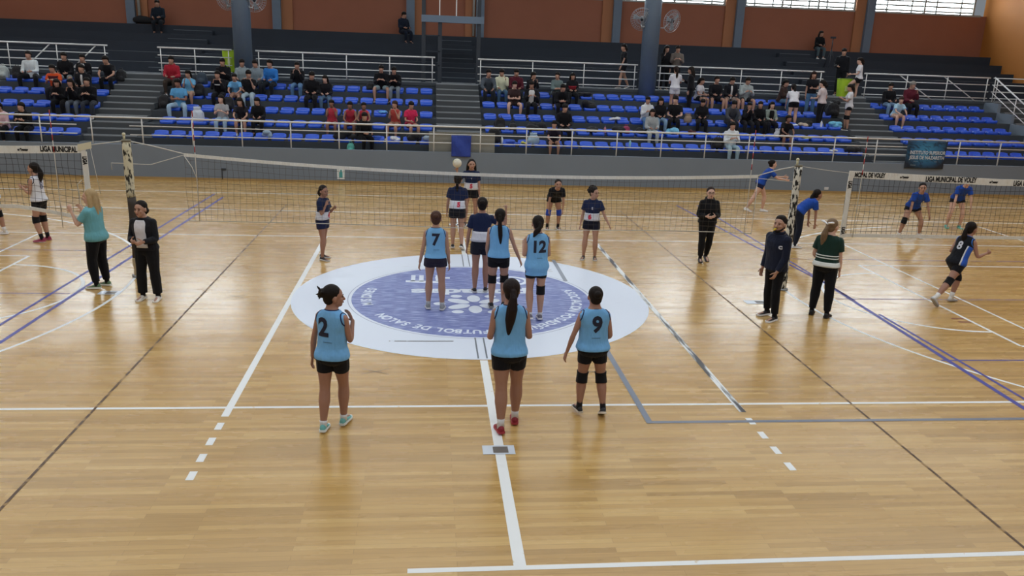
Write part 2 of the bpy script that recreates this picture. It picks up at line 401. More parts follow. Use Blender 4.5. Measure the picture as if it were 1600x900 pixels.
# grandstand ------------------------------------------------------------
PITCHY = .85; RISE = .343; Y0 = 12.9; Z0 = 1.26
def rowy(k): return Y0+PITCHY*k
def seatz(k): return Z0+RISE*k
def tread(k): return seatz(k)-.09
AIS = [(-11.25, -9.65), (-.52, 1.0), (14.0, 15.6)]
XEND = 20.6
blocks = [(XL, -11.25), (-9.65, -.52), (1.0, 14.0), (15.6, XEND)]
WALK = 2.92; YWALK = rowy(4)+.6; YUP = 18.6
struct('trim_70', MB().box((XL, YW+.14, 0), (XR, rowy(0)-.22, .84)), m_tier)
k = 71
for a, b in blocks:
    for r in range(5):
        struct('trim_%d' % k, MB().box((a, rowy(r)-.22, 0), (b, rowy(r+1)-.22 if r < 4 else YWALK, tread(r))), m_tier); k += 1
struct('trim_%d' % k, MB().box((XL, YWALK, 0), (XR, YUP, WALK)), m_tier); k += 1
struct('trim_%d' % k, MB().box((XL, YWALK-.02, WALK-.10), (XR, YWALK, WALK)), m_tier); k += 1
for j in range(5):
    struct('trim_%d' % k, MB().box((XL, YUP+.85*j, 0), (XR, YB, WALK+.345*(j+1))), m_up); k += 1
for a, b in AIS+[(XEND+.12, XR)]:
    st = MB(); no = MB(); n = 12; y0 = rowy(0)-.35; y1 = YWALK+.02
    for i in range(n):
        ya = y0+(y1-y0)*i/n; z = .84+(WALK-.84)*(i+1)/n
        st.box((a, ya, 0), (b, y1, z)); no.box((a+.02, ya-.006, z-.03), (b-.02, ya+.09, z+.006))
    o = struct('trim_%d' % k, st, m_step); part('step_nosing', no, m_nose, o); k += 1
for a, b in ((-10.9, -9.4), (-.30, .98), (14.2, 15.6)):
    st = MB(); no = MB(); n = 9
    for i in range(n):
        ya = YUP-.3+.425*i; z = WALK+.1725*(i+1)
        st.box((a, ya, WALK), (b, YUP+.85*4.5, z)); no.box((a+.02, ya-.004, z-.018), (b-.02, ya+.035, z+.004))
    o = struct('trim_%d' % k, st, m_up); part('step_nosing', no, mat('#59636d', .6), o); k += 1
# pale landing riser behind the blue banner
struct('trim_%d' % k, MB().box((-.75, YW+.2, .84), (1.3, YW+.26, 1.62)), mat('#8d8d84', .8, 0, 'concrete', .12)); k += 1
# right-hand end walls of the seat rows
for r in range(5):
    struct('trim_%d' % k, MB().box((XEND, rowy(r)-.22, 0), (XEND+.12, rowy(r+1)-.22 if r < 4 else YWALK, tread(r)+.34)), m_wall); k += 1
# pillars standing in the stand
for x, lab in ((-7.2, 'left'), (7.22, 'right')):
    struct('trim_%d' % k, MB().tube([(x, 16.85, 2.4), (x, 16.85, ZC)], .31, 28), m_steel, True); k += 1

# rails -----------------------------------------------------------------
def rail(name, label, x0, x1, y, zb, zt, mids, posts, gaps=(), group=None, pr=.02, tr=.028):
    root = empty(name, ((x0+x1)/2, y, zb), label, 'railing', group)
    ox = (x0+x1)/2
    part('top_rail', MB().tube([(x0-ox, 0, zt-zb), (x1-ox, 0, zt-zb)], tr, 10), m_rail, root, True)
    segs = []; c = x0
    for g0, g1 in gaps: segs.append((c, g0)); c = g1
    segs.append((c, x1))
    for m_ in mids:
        for s0, s1 in segs:
            if s1-s0 > .2: part('middle_rail', MB().tube([(s0-ox, 0, m_-zb), (s1-ox, 0, m_-zb)], .017, 8), m_rail, root, True)
    for x in posts: part('rail_post', MB().tube([(x-ox, 0, 0), (x-ox, 0, zt-zb)], pr, 8), m_rail, root, True)
    return root
posts = [-15.0+1.44*i for i in range(25)]
rail('front_railing', 'long white metal railing running along the top of the grey front wall', XL+.1, XR-.2, YW+.07, 1.02, 1.80, (1.56, 1.30),
     posts, gaps=((-11.1, -9.6),))
YR = YWALK+.05
segs = [(XL+.1, -11.75, 'white railing on the walkway edge above the leftmost seats'),
        (-10.1, -7.62, 'short white railing on the walkway edge left of the left pillar'),
        (-6.8, -.55, 'white railing on the walkway edge between left pillar and central stairs'),
        (.98, 6.85, 'white railing on the walkway edge between central stairs and right pillar'),
        (7.6, 14.0, 'white railing on the walkway edge right of the right pillar'),
        (15.6, 20.7, 'white railing with diagonal braces above the far right seats')]
for x0, x1, lab in segs:
    nn = max(2, round((x1-x0)/1.7)); ps = [x0+.1+(x1-x0-.2)*i/nn for i in range(nn+1)]
    ro = rail('walkway_railing', lab, x0, x1, YR, WALK-.05, 3.8, (3.54, 3.28, 3.04), ps, group='white railings along the walkway', pr=.018)
    if x0 > 15 or x0 < -12:
        bases = (17.0, 18.8) if x0 > 15 else (-14.6, -13.1)
        for bx in bases:
            dx = 1.5 if x0 > 15 else -1.2; ox = (x0+x1)/2
            part('diagonal_brace', MB().tube([(bx-ox, .03, 3.8-WALK+.05), (bx+dx-ox, .03, .02)] if x0 > 15 else [(bx-ox, .03, .02), (bx+.95-ox, .03, .9)], .02, 8), m_rail, ro, True)
# sloping rail beside the end stairs
ro = empty('stair_railing', (20.85, YWALK, WALK), 'white sloping stair railing going down at the far right', 'railing')
sl = (WALK-.84)/(YWALK-rowy(0)+.35)
L = 4.3
for dz, r_ in ((.9, .028), (.6, .017), (.32, .017)):
    part('sloping_rail', MB().tube([(0, 0, dz), (0, -L, dz-sl*L)], r_, 8), m_rail, ro, True)
for j in range(4):
    y = -.05-j*1.35; part('rail_post', MB().tube([(0, y, sl*y), (0, y, sl*y+.9)], .018, 8), m_rail, ro, True)
ro = empty('walkway_railing', (22.4, YR+.1, WALK), 'plain white railing against the orange side wall at the right corner', 'railing')
for dz in (.88, .62, .36, .12): part('middle_rail', MB().tube([(-1.5, 0, dz), (1.6, 0, dz)], .018, 8), m_rail, ro, True)
for x in (-1.3, 0, 1.5): part('rail_post', MB().tube([(x, 0, 0), (x, 0, .88)], .018, 8), m_rail, ro, True)

# steel cabin frame over the central upper stairs
fr = empty('steel_frame', (.1, 18.3, WALK), 'dark steel gantry frame standing over the central upper stairs', 'frame')
def fbox(nm, a, b, m=m_dsteel): return part(nm, MB().box((a[0]-.1, a[1]-18.3, a[2]-WALK), (b[0]-.1, b[1]-18.3, b[2]-WALK)), m, fr)
for x in (-.97, -.38, 1.02): fbox('post', (x-.07, 17.5, WALK), (x+.07, 17.64, 6.9 if x != -.38 else 5.1))
fbox('cross_beam', (-1.05, 17.45, 5.02), (1.2, 17.7, 5.26), m_steel); fbox('cross_beam', (-1.05, 17.45, 5.95), (1.2, 17.6, 6.0))
fbox('deck', (-1.05, 17.7, 5.16), (1.2, 19.4, 5.24))
for z in (4.55, 4.0, 3.5): fbox('ladder_rung', (-.95, 17.5, z), (-.38, 17.54, z+.03))
for x in (-.4, .2): fbox('guard_post', (x-.02, 17.55, 5.26), (x+.02, 17.6, 5.98), m_rail)

# seats -----------------------------------------------------------------
m_seat = mat('#1e52c8', .3, 0, 'plain', .05, .6)
def seat_mesh():
    mb = MB(); rings = []
    prof = [(-.20, -.02, .80), (-.215, .03, .92), (-.19, .075, .97), (-.10, .07, 1.0), (0, .055, 1.0), (.10, .06, 1.0), (.15, .085, 1.0), (.185, .15, .98), (.205, .185, .9), (.225, .18, .86), (.23, .12, .9), (.21, .02, .9), (.19, -.03, .86)]
    nx = 12; v = []; f = []
    for i, (y, z, w) in enumerate(prof):
        for j in range(nx+1):
            t = -1+2*j/nx; e = abs(t)**3
            v.append((.212*w*t, y*(1-.12*e), z+(.02*e if 1 < i < 8 else -.02*e)))
    for i in range(len(prof)-1):
        for j in range(nx): a = i*(nx+1)+j; f.append((a, a+1, a+nx+2, a+nx+1))
    n = len(prof)
    f.append(tuple(i*(nx+1) for i in range(n))); f.append(tuple(i*(nx+1)+nx for i in range(n))[::-1])
    f.append(tuple(j for j in range(nx+1))[::-1]+()); f.append(tuple((n-1)*(nx+1)+j for j in range(nx+1)))
    mb.add(v, f); return mb.mesh('seat_shell', m_seat, True)
sm = seat_mesh()
brk = MB().box((-.04, -.16, -.09), (.04, .17, -.015)).mesh('bracket', mat('#6f757a', .5))
ORD = ['lowest', 'second', 'third', 'fourth', 'top']
NUM = ['first', 'second', 'third', 'fourth', 'fifth', 'sixth', 'seventh', 'eighth', 'ninth', 'tenth', 'eleventh', 'twelfth', 'thirteenth', 'fourteenth', 'fifteenth', 'sixteenth', 'seventeenth', 'eighteenth', 'nineteenth', 'twentieth', 'twenty-first', 'twenty-second', 'twenty-third', 'twenty-fourth', 'twenty-fifth']
SP = .507
secs = [('leftmost seat block', -11.55, -1, 9, 'its stairs'), ('left-centre seat block', -.85, -1, 17, 'the central stairs'),
        ('right-centre seat block', 1.3, 1, 25, 'the central stairs'), ('far right seat block', 15.85, 1, 9, 'its stairs')]
SEATS = {}
# seats the photograph hides wholly behind people or leaves out
for sname, x0, d, n, ref in secs:
    for r in range(5):
        for i in range(n):
            x = x0+d*SP*i
            if sname.startswith('leftmost') and x < -15.6+.15*r: continue
            o = link('bleacher_seat', sm, None, (x, rowy(r), tread(r)+.02))
            tag(o, 'blue plastic seat, %s row, %s from %s, %s' % (ORD[r], NUM[i], ref, sname), 'seat', 'blue plastic seats of the grandstand')
            b = link('seat_bracket', brk, o); SEATS[(round(x, 2), r)] = o
            b.location = (0, 0, .07)
# ================================================================== PEOPLE
def nv(v): v = np.array(v, float); return v/(np.linalg.norm(v)+1e-12)
def rot(v, ax, a):
    ax = nv(ax); v = np.array(v, float)
    return v*math.cos(a)+np.cross(ax, v)*math.sin(a)+ax*np.dot(ax, v)*(1-math.cos(a))
TF = [(-.062,.036,.040,0),(-.045,.078,.060,-.004),(-.015,.095,.068,-.010),(.015,.097,.068,-.010),(.05,.088,.060,-.004),(.09,.073,.051,0),(.14,.076,.053,.003),(.19,.086,.060,.008),(.235,.092,.056,.004),(.268,.094,.047,-.002),(.292,.072,.040,-.005),(.312,.042,.036,-.004),(.332,.033,.033,-.001),(.37,.030,.032,.006)]
TM = [(-.062,.036,.040,0),(-.045,.074,.056,-.004),(-.015,.086,.062,-.006),(.015,.086,.060,-.006),(.05,.082,.056,-.002),(.09,.078,.053,0),(.14,.082,.056,.003),(.19,.093,.060,.004),(.235,.101,.058,.002),(.268,.105,.050,-.002),(.292,.082,.043,-.005),(.312,.048,.039,-.004),(.332,.037,.037,-.001),(.37,.034,.036,.006)]
FEM = bpy.data
def skel(H, P, male):
    """joints of a posed figure; local x = its right, y = forward, z = up"""
    J = {}; lean = P.get('lean', .03); side = P.get('side', 0); tw = P.get('twist', 0)
    def d(a): return nv((math.sin(side*a), math.sin(lean*a)*1.0, math.cos(lean*a)))
    hipt = P.get('hiptilt', .4)
    p0 = np.zeros(3); ls = [.075, .075, .07, .065]; mm = [hipt, .8, 1.1, 1.25]
    C = [p0-d(hipt)*.07*H, p0]; S = [-.07, 0]
    for l, m_ in zip(ls, mm): C.append(C[-1]+d(m_)*l*H); S.append(S[-1]+l)
    nk = P.get('neck', None); nd = nv(nk) if nk is not None else nv((0, math.sin(lean*.7)+.08, math.cos(lean*.7)))
    C.append(C[-1]+nd*.12*H); S.append(S[-1]+.12)
    J['C'] = C; J['S'] = S
    def spine(s):
        for i in range(len(S)-1):
            if s <= S[i+1] or i == len(S)-2:
                t = (s-S[i])/(S[i+1]-S[i]); return C[i]+(C[i+1]-C[i])*t
    def frame(s):
        t = nv(spine(s+.02)-spine(s-.02)); a = tw*min(1, max(0, s/.25))
        r = rot((1, 0, 0), (0, 0, 1), a); r = nv(r-t*np.dot(r, t)); return r, nv(np.cross(t, r)), t
    J['spine'] = spine; J['frame'] = frame
    # head
    J['neck'] = spine(.33); hy, hp, hr = P.get('head', (0, 0, 0))
    f = nv(rot((0, math.cos(hp), math.sin(hp)), (0, 0, 1), hy+tw)); up = nv(rot(rot((0, -math.sin(hp), math.cos(hp)), (0, 0, 1), hy+tw), f, hr))
    J['hc'] = spine(.34)+up*.056*H+f*.014*H; J['hf'] = f; J['hu'] = up; J['hr'] = nv(np.cross(f, up))
    sw = .104 if male else .093
    r, fw, t = frame(.265)
    for k, sg in (('R', 1), ('L', -1)):
        sh = spine(.262)+r*sg*sw*H+t*P.get('shrug', 0)*H
        def loc(v): v = nv(v); return v[0]*sg*np.array((1, 0, 0))+np.array((0, v[1], v[2]))
        u, fo = P.get('arm'+k, ((.12, 0, -1), (.08, .15, -1))); a1 = loc(u); a2 = loc(fo)
        if tw: a1 = rot(a1, (0, 0, 1), tw); a2 = rot(a2, (0, 0, 1), tw)
        el = sh+a1*.168*H; wr = el+a2*.142*H
        J['sh'+k] = sh; J['el'+k] = el; J['wr'+k] = wr
        hd = P.get('hand'+k); J['hd'+k] = nv(loc(hd)) if hd is not None else nv(a2+np.array((0, 0, -.1)))
        pn = P.get('palm'+k); J['pn'+k] = loc(pn) if pn is not None else np.array((-sg, .15, 0.0))
        hj = np.array((sg*.050*H, 0, 0)); a1, a2 = P.get('leg'+k, ((.03, .0, -1), (0, -.02, -1)))
        a1 = loc(a1); a2 = loc(a2); kn = hj+a1*.242*H; an = kn+a2*.236*H
        J['hip'+k] = hj; J['kn'+k] = kn; J['an'+k] = an
        ft = P.get('foot'+k, (.12, 1, -.05)); J['ft'+k] = loc(ft)
    return J
def rings(J, H, tab, s0, s1, infl=0.0, n=20, flare=0.0, wmin=0, dmin=0, sq=2.4):
    out = []; ss = np.linspace(s0, s1, max(5, int((s1-s0)/.018)))
    xs = [q[0] for q in tab]
    for s in ss:
        hw = np.interp(s, xs, [q[1] for q in tab])*H; hd = np.interp(s, xs, [q[2] for q in tab])*H; of = np.interp(s, xs, [q[3] for q in tab])*H
        if s < .24: hw = max(hw, wmin*H); hd = max(hd, dmin*H)
        e = infl+flare*max(0, (s0+.12-s)/.12)
        r, f, t = J['frame'](s); c = J['spine'](s)+f*of; ring = []
        for j in range(n):
            a = 2*math.pi*j/n; ca, sa = math.cos(a), math.sin(a); k = (abs(ca)**sq+abs(sa)**sq)**(-1/sq)
            ring.append(c+r*(hw+e)*ca*k+f*(hd+e)*sa*k)
        out.append(ring)
    return out
def limb(mb, a, b, c, ra, rb, rc, infl=0.0, t0=0.0, t1=2.0, bul=.0, n=12, flare=0.0):
    """tapered two-bone limb a-b-c; t runs 0..1..2"""
    pts = []; rad = []; N = 13
    for i in range(N):
        t = t0+(t1-t0)*i/(N-1)
        p = a+(b-a)*t if t <= 1 else b+(c-b)*(t-1)
        if abs(t-1) < .16:      # round the joint a little
            q = (t-.84)/.32; pa = a+(b-a)*.84; pb = b+(c-b)*.16; p = pa*(1-q)**2+2*q*(1-q)*b+pb*q*q
        r = np.interp(t, [0, .35, .9, 1.0, 1.28, 1.65, 2.0], [ra[0], ra[1], rb, rb*1.02, rb*bul if bul else (rb+rc)/2, (rb*bul+rc)*.48 if bul else rc*1.15, rc])
        pts.append(p); rad.append(r+infl+flare*max(0, (t-t0)/(t1-t0)))
    mb.tube(pts, rad, n, rnd=(infl == 0)); return pts, rad
def hand(mb, J, k, H, curl, low):
    w = J['wr'+k]; h = J['hd'+k]; n = J['pn'+k]; n = nv(n-h*np.dot(n, h)); b = np.cross(h, n); sg = 1 if k == 'R' else -1
    q = H/1.65; fr = .0088 if low else .0078
    thumb = b*(1 if np.dot(b, (0, 1, 0)) > 0 or True else -1)
    # side of the thumb: forward / up when the palm faces the body
    if np.dot(b, (0, 1, .5)) < 0: thumb = -b
    else: thumb = b
    mb.tube([w-h*.02*q, w+h*.015*q, w+h*.045*q, w+h*.085*q], [.021*q, .026*q, .036*q, .037*q], 10, ell=.42, ref=n, rnd=True)
    for i, (o, ln) in enumerate(((.027, .066), (.009, .075), (-.009, .070), (-.027, .055))):
        p = w+h*.083*q+thumb*o*q; d = h+thumb*o*2.2; pts = [p-h*.02*q, p]
        a = curl*.5
        for s in (.42, .33, .25):
            dd = nv(d*math.cos(a)+n*math.sin(a)); p = p+dd*ln*s*q; pts.append(p); a += curl*.85
        mb.tube(pts, [fr*q*1.05, fr*q*1.05, fr*q, fr*q*.95, fr*q*.8], 7, rnd=True)
    p = w+h*.02*q+thumb*.022*q; pts = [p]; d = nv(h*.6+thumb*.75+n*.25)
    for s, m_ in ((.035, 0), (.03, .5), (.024, .9)):
        dd = nv(d+h*m_*.6+n*m_*curl*.6); p = p+dd*s*q; pts.append(p)
    mb.tube(pts, [.012*q, .0115*q, .010*q, .008*q], 7, rnd=True)
SKIN = {'tan': '#b28a76', 'brown': '#8c6654', 'fair': '#cfa895', 'mid': '#a37a68'}
def person(label, cat, base, rz, H, P, O, near=1, group=None, sit=False):
    """base: where the soles (or the seat under the pelvis) rest"""
    male = O.get('male', False); tab = TM if male else TF; bw = O.get('wide', 1.0)*1.04
    tab = [(a, b*bw, c*bw, d) for a, b, c, d in tab]
    J = skel(H, P, male); lw = O.get('legs', 1.0)*(1.0 if male else 1.08)
    vox = {2: .0072, 1: .0095, 0: .017}[near]
    for k in 'RL': J['sole'+k] = J['an'+k][2]-.042*H-max(0, -J['ft'+k][2])*.085*H
    if sit: dz = .062*H
    else: dz = -min(J['soleR'], J['soleL'])
    off = np.array((0, 0, dz))
    if not sit: # keep the support centre over the base
        w = P.get('centre', .5); mid = J['anR']*(w)+J['anL']*(1-w); off[:2] -= mid[:2]
    for k in list(J):
        if k[:2] in ('sh', 'el', 'wr', 'hi', 'kn', 'an', 'hc', 'ne') and isinstance(J[k], np.ndarray): J[k] = J[k]+off
    J['C'] = [c+off for c in J['C']]; _C, _S = J['C'], J['S']
    def spine(s):
        for i in range(len(_S)-1):
            if s <= _S[i+1] or i == len(_S)-2:
                t = (s-_S[i])/(_S[i+1]-_S[i]); return _C[i]+(_C[i+1]-_C[i])*t
    J['spine'] = spine
    legr = ((.052*H*lw, .047*H*lw), .031*H*lw, .0195*H); armr = ((.027*H*O.get('arms', 1), .0245*H*O.get('arms', 1)), .0195*H, .0135*H)
    if male: armr = ((.031*H, .028*H), .022*H, .0155*H); legr = ((.05*H, .045*H), .031*H, .021*H)
    sk = mat(SKIN[O.get('skin', 'tan')], .5, 0, 'skin', .05, .35)
    mb = MB(); mb.loft(rings(J, H, tab, -.062, .37))
    hc, hf, hu, hr = J['hc'], J['hf'], J['hu'], J['hr']; ax = [hr, hf, hu]
    HS = 1.13 if near else 1.16
    def hp(x, y, z): return hc+(hr*x+hf*y+hu*z)*H*HS
    mb.tube([J['spine'](.29), hp(0, -.012, -.025)], [.031*H if not male else .036*H]*2, 12)
    E = H*HS
    mb.ball(hp(0, -.006, .014), (.0445*E, .056*E, .050*E), ax, 16, 12)
    mb.ball(hp(0, .012, -.018), (.036*E, .039*E, .046*E), ax, 14, 10)
    mb.ball(hp(0, .030, -.047), (.019*E, .018*E, .014*E), ax)
    if near:
        mb.tube([hp(0, .047, .008), hp(0, .056, -.010), hp(0, .059, -.017)], [.005*E, .0065*E, .0085*E], 8, rnd=True)
        mb.ball(hp(0, .048, -.033), (.013*E, .006*E, .005*E), ax)
        for s in (-1, 1):
            mb.ball(hp(s*.0455, -.004, -.004), (.006*E, .012*E, .018*E), ax)
            mb.ball(hp(s*.018, .041, .014), (.014*E, .008*E, .005*E), ax)
            mb.ball(hp(s*.022, .036, -.014), (.013*E, .011*E, .012*E), ax)
    else:
        mb.ball(hp(0, .053, -.010), (.008*E, .010*E, .014*E), ax)
    for k in 'RL':
        limb(mb, J['sh'+k]-nv(J['el'+k]-J['sh'+k])*0, J['el'+k], J['wr'+k], *armr, bul=1.08, n=10)
        hand(mb, J, k, H, P.get('curl'+k, .45), near == 0)
        s_ = 1 if k == 'R' else -1
        limb(mb, J['hip'+k]+np.array((0, -.004*H, .0)), J['kn'+k], J['an'+k], *legr, bul=1.16, n=12)
        an = J['an'+k]; ft = J['ft'+k]; mb.tube([an+np.array((0, 0, .01)), an-ft*.02*H+np.array((0, 0, -.02*H)), an+ft*.05*H+np.array((0, 0, -.026*H)), an+ft*.09*H+np.array((0, 0, -.03*H))], [.02*H, .02*H, .018*H, .014*H], 10, rnd=True)
    for k in 'RL':
        mb.ball(J['hip'+k]+np.array((0, -.022*H, .004*H)), (.048*H, .05*H, .05*H))
    root = link('person', remesh('person', mb, sk, vox, 3 if near else 2), None, base, rz)
    tag(root, label, cat, group)
    def add(nm, mb_, m, v=None, sm=2, lab=None):
        me = remesh(nm, mb_, m, v or vox*1.15, sm); o = link(nm, me, root)
        if lab: o['label'] = lab
        return o
    # --- hair
    hcx = O.get('hair', '#1b1513'); hm = mat(hcx, .62, 0, 'hair', .25, .18); st = O.get('style', 'short')
    mb = MB(); mb.ball(hp(0, -.015, .0250), (.0490*E, .0550*E, .0520*E), ax, 16, 12)
    if not near: mb.ball(hp(0, -.004, .034), (.050*E, .056*E, .042*E), ax, 12, 8)
    if st != 'short' or True: mb.ball(hp(0, -.030, -.008), (.040*E, .034*E, .038*E), ax, 14, 10)
    L_ = O.get('hlen', .2); g = np.array((0, 0, -1.0)); sd = O.get('hside', 0.0)
    back = -hf
    if st == 'ponytail':
        a = hp(0, -.062, .022); b0 = hp(0, -.084, .008)
        mb.ball(hp(0, -.066, .016), (.018*E,)*3, ax)
        bw_ = O.get('hthick', .018)
        q = [hp(0, -.05, .02), a, b0+g*.02*E, b0+g*(.02+L_*.3)*H+np.array((sd*.3, 0, 0))*H, b0+g*(.02+L_*.62)*H+np.array((sd*.7, .0, 0))*H+hf*.01*E, b0+g*(.02+L_)*H+np.array((sd, 0, 0))*H+hf*.015*E]
        mb.tube(q, [.012*E, .016*E, bw_*H, bw_*1.35*E, bw_*1.25*E, bw_*.5*E], 10, rnd=True)
    elif st == 'bun':
        mb.ball(hp(0, -.062, .032), (.026*E, .023*E, .025*E), ax)
    elif st == 'messybun':
        mb.ball(hp(0, -.066, .028), (.028*E, .024*E, .028*E), ax)
        for i in range(14):
            a = random.random()*6.28; e = random.uniform(.03, .052)
            mb.tube([hp(0, -.066, .03), hp(math.cos(a)*e, -.075-random.random()*.02, .03+math.sin(a)*e)], [.009*E, .004*E], 6, rnd=True)
    elif st == 'long':
        for s in (-1, -.4, .4, 1):
            xo = .040*s; yo = -.012 if abs(s) == 1 else -.045
            q = [hp(xo*.9, yo, .03), hp(xo*1.12, yo-.012, -.01), hp(xo*1.2, yo-.02, -.04)+g*L_*.3*E, hp(xo*1.25, yo-.02, -.04)+g*L_*.75*E, hp(xo*1.1, yo-.018, -.04)+g*L_*H]
            mb.tube(q, [.018*E, .021*E, .022*E, .02*E, .011*E], 9, rnd=True)
    elif st == 'short':
        mb.ball(hp(0, -.008, .050), (.042*E, .046*E, .030*E), ax)
    elif st == 'curly':
        for i in range(26):
            a = random.random()*6.28; z = random.uniform(-.2, 1); e = math.sqrt(max(0, 1-z*z))
            mb.ball(hp(.05*e*math.cos(a), -.018+.05*e*math.sin(a)*.9-.012, .022+.055*z), .02*E, ax, 8, 6)
    add('hair', mb, hm, vox*.95, 1)
    if near:
        em = mat('#1a1210', .2); ey = []
        for s in (-1, 1):
            ob = part('eye', MB().ball(hp(s*.0175, .0455, .002), (.0075*E, .0035*E, .0035*E), ax, 10, 6), em, root, True)
            part('eyebrow', MB().tube([hp(s*.009, .0495, .0125), hp(s*.018, .0505, .0165), hp(s*.028, .044, .014)], [.0018*E, .0026*E, .0014*E], 6, rnd=True), hm, root, True)
        part('lips', MB().ball(hp(0, .0525, -.0335), (.0125*E, .0035*E, .0042*E), ax, 10, 6), mat('#8f4a44', .45), root, True)
    # --- trousers / shorts
    lg = O['bottom']; kind, col_ = lg[0], lg[1]
    m_b = mat(col_, .85, 0, 'fabric', .12, .15)
    inf = {'shorts': .012, 'tight': .007, 'pants': .016, 'wide': .02, 'jeans': .013, 'long': .014}[kind]
    mb = MB(); mb.loft(rings(J, H, tab, -.062, .075, min(inf*.8+.003, .010)))
    t1 = {'shorts': lg[2] if len(lg) > 2 else .38, 'tight': lg[2] if len(lg) > 2 else .33}.get(kind, 1.9)
    for k in 'RL':
        h0 = J['hip'+k]+np.array((0, -.004*H, 0))
        mb.ball(J['hip'+k]+np.array((0, -.022*H, .004*H)), (.048*H+inf, .05*H+inf, .05*H+inf))
        if t1 < 1.2: limb(mb, h0, J['kn'+k], J['an'+k], *legr, infl=inf, t0=0, t1=t1, flare=.012 if kind == 'shorts' else 0)
        else:
            lr = (legr[0], legr[1]*1.05, legr[2]*{'pants': 1.15, 'wide': 1.7, 'jeans': 1.2, 'long': 1.05}[kind])
            limb(mb, h0, J['kn'+k], J['an'+k], *lr, infl=inf, t0=0, t1=t1, bul=1.05)
    add('shorts' if t1 < 1.2 else 'trousers', mb, m_b, vox*1.2, 3)
    # --- shirt
    tp = O['top']; kind, col_ = tp[0], tp[1]
    m_t = mat(col_, .82, 0, 'fabric', .09, .15)
    s_lo = O.get('hem', -.005 if kind != 'tank' else -.02); inf = {'tank': .015, 'tee': .017, 'hoodie': .026, 'jacket': .023, 'fit': .012}[kind]
    mb = MB(); wm = {'tank': .082, 'tee': .080, 'hoodie': .090, 'jacket': .086, 'fit': 0}[kind]*bw
    mb.loft(rings(J, H, tab, s_lo, .312 if kind != 'hoodie' else .325, inf, flare=.008, wmin=wm, dmin=.056*bw))
    if kind != 'tank' and not O.get('nosleeve'):
        for k in 'RL':
            full = kind in ('hoodie', 'jacket') or O.get('sleeve') == 'long'
            mb.ball(J['sh'+k], armr[0][0]+inf+.002)
            limb(mb, J['sh'+k], J['el'+k], J['wr'+k], *armr, infl=inf*.75+(.004 if full else .006), t0=0, t1=1.93 if full else .62, bul=1.05, flare=0 if full else .012)
    if kind == 'hoodie' and O.get('hood', True):
        r, f, t = J['frame'](.30); c = J['spine'](.305)
        q = [c+(r*math.cos(a)*.05+f*(math.sin(a)*.042-.012)+t*(.012-.012*math.sin(a)))*H for a in np.linspace(-.3, 2*math.pi-.3, 15)]
        mb.tube(q, .019*H, 8); mb.ball(c-f*.058*H+t*-.01*H, (.04*H, .022*H, .035*H), [r, f, t])
    nm = {'tank': 'jersey', 'tee': 'shirt', 'hoodie': 'hoodie', 'jacket': 'jacket', 'fit': 'shirt'}[kind]
    shirt = add(nm, mb, m_t, vox*1.15, 2)
    if near:
        tree = BVHTree.FromPolygons([v.co for v in shirt.data.vertices], [p.vertices[:] for p in shirt.data.polygons])
        def snap(q): return [np.array(tree.find_nearest(Vector(x_))[0]) for x_ in q]
        r, f, t = J['frame'](.315); c = J['spine'](.314)
        trim = mat(O.get('trim', col_), .8, 0, 'fabric', .1, .15)
        if kind in ('tank', 'tee', 'fit', 'jacket'):
            q = [c+(r*math.cos(a)*.043+f*(math.sin(a)*.040-.004)-t*(.010*math.sin(a)+.004))*H for a in np.linspace(0, 2*math.pi, 21)]
            part('neck_trim', MB().tube(snap(q), .0058*H, 6), trim, root, True)
        if kind == 'tank':
            for k, sg in (('R', 1), ('L', -1)):
                r, f, t = J['frame'](.25); c = J['spine'](.262)+r*sg*.090*H*(1+(bw-1)*.6)
                q = [c+(f*math.cos(a)*.044+t*math.sin(a)*.046+r*sg*(-.016*math.sin(a)+.004))*H for a in np.linspace(0, 2*math.pi, 21)]
                part('armhole_trim', MB().tube(snap(q), .0048*H, 6), trim, root, True)
    for bc, b0, b1 in ([O['band']] if O.get('band') and isinstance(O['band'][0], str) else O.get('band', ())):
        mb = MB(); mb.loft(rings(J, H, tab, b0, b1, inf+.012, n=28, wmin=wm, dmin=.056*bw)); part('jersey_band', mb, mat(bc, .8, 0, 'fabric', .06, .15), root, True)
    if O.get('side_panel'):
        mb = MB(); rr = rings(J, H, tab, s_lo, .20, inf+.009, n=40, wmin=wm, dmin=.056*bw)
        for sel, nm_, mm_ in (((36, 37, 38, 39, 0, 1, 2), 'side_panel', mat(O['side_panel'], .8, 0, 'fabric', .06, .15)), ((35, 36), 'white_stripe', mat('#d5d8e0', .8))):
            q_ = MB(); m_ = len(sel); q_.add([p for r_ in rr for p in [r_[j] for j in sel]], [(i*m_+j, i*m_+j+1, (i+1)*m_+j+1, (i+1)*m_+j) for i in range(len(rr)-1) for j in range(m_-1)])
            o = part(nm_, q_, mm_, root, True); so = o.modifiers.new('s', 'SOLIDIFY'); so.thickness = .006
    if 'inner' in O:   # open jacket showing the shirt under it
        ic, w_ = O['inner']
        mb = MB(); rr = rings(J, H, tab, s_lo+.03, .30, inf+.012, n=40, wmin=wm, dmin=.056*bw)
        sel = [j for j in range(40) if abs(((2*math.pi*j/40-math.pi/2)+math.pi) % (2*math.pi)-math.pi) < w_]
        v = [p for r_ in rr for p in [r_[j] for j in sel]]; m_ = len(sel)
        mb.add(v, [(i*m_+j, i*m_+j+1, (i+1)*m_+j+1, (i+1)*m_+j) for i in range(len(rr)-1) for j in range(m_-1)])
        o = part('inner_shirt', mb, mat(ic, .8, 0, 'fabric', .06, .15), root, True); so = o.modifiers.new('s', 'SOLIDIFY'); so.thickness = .012
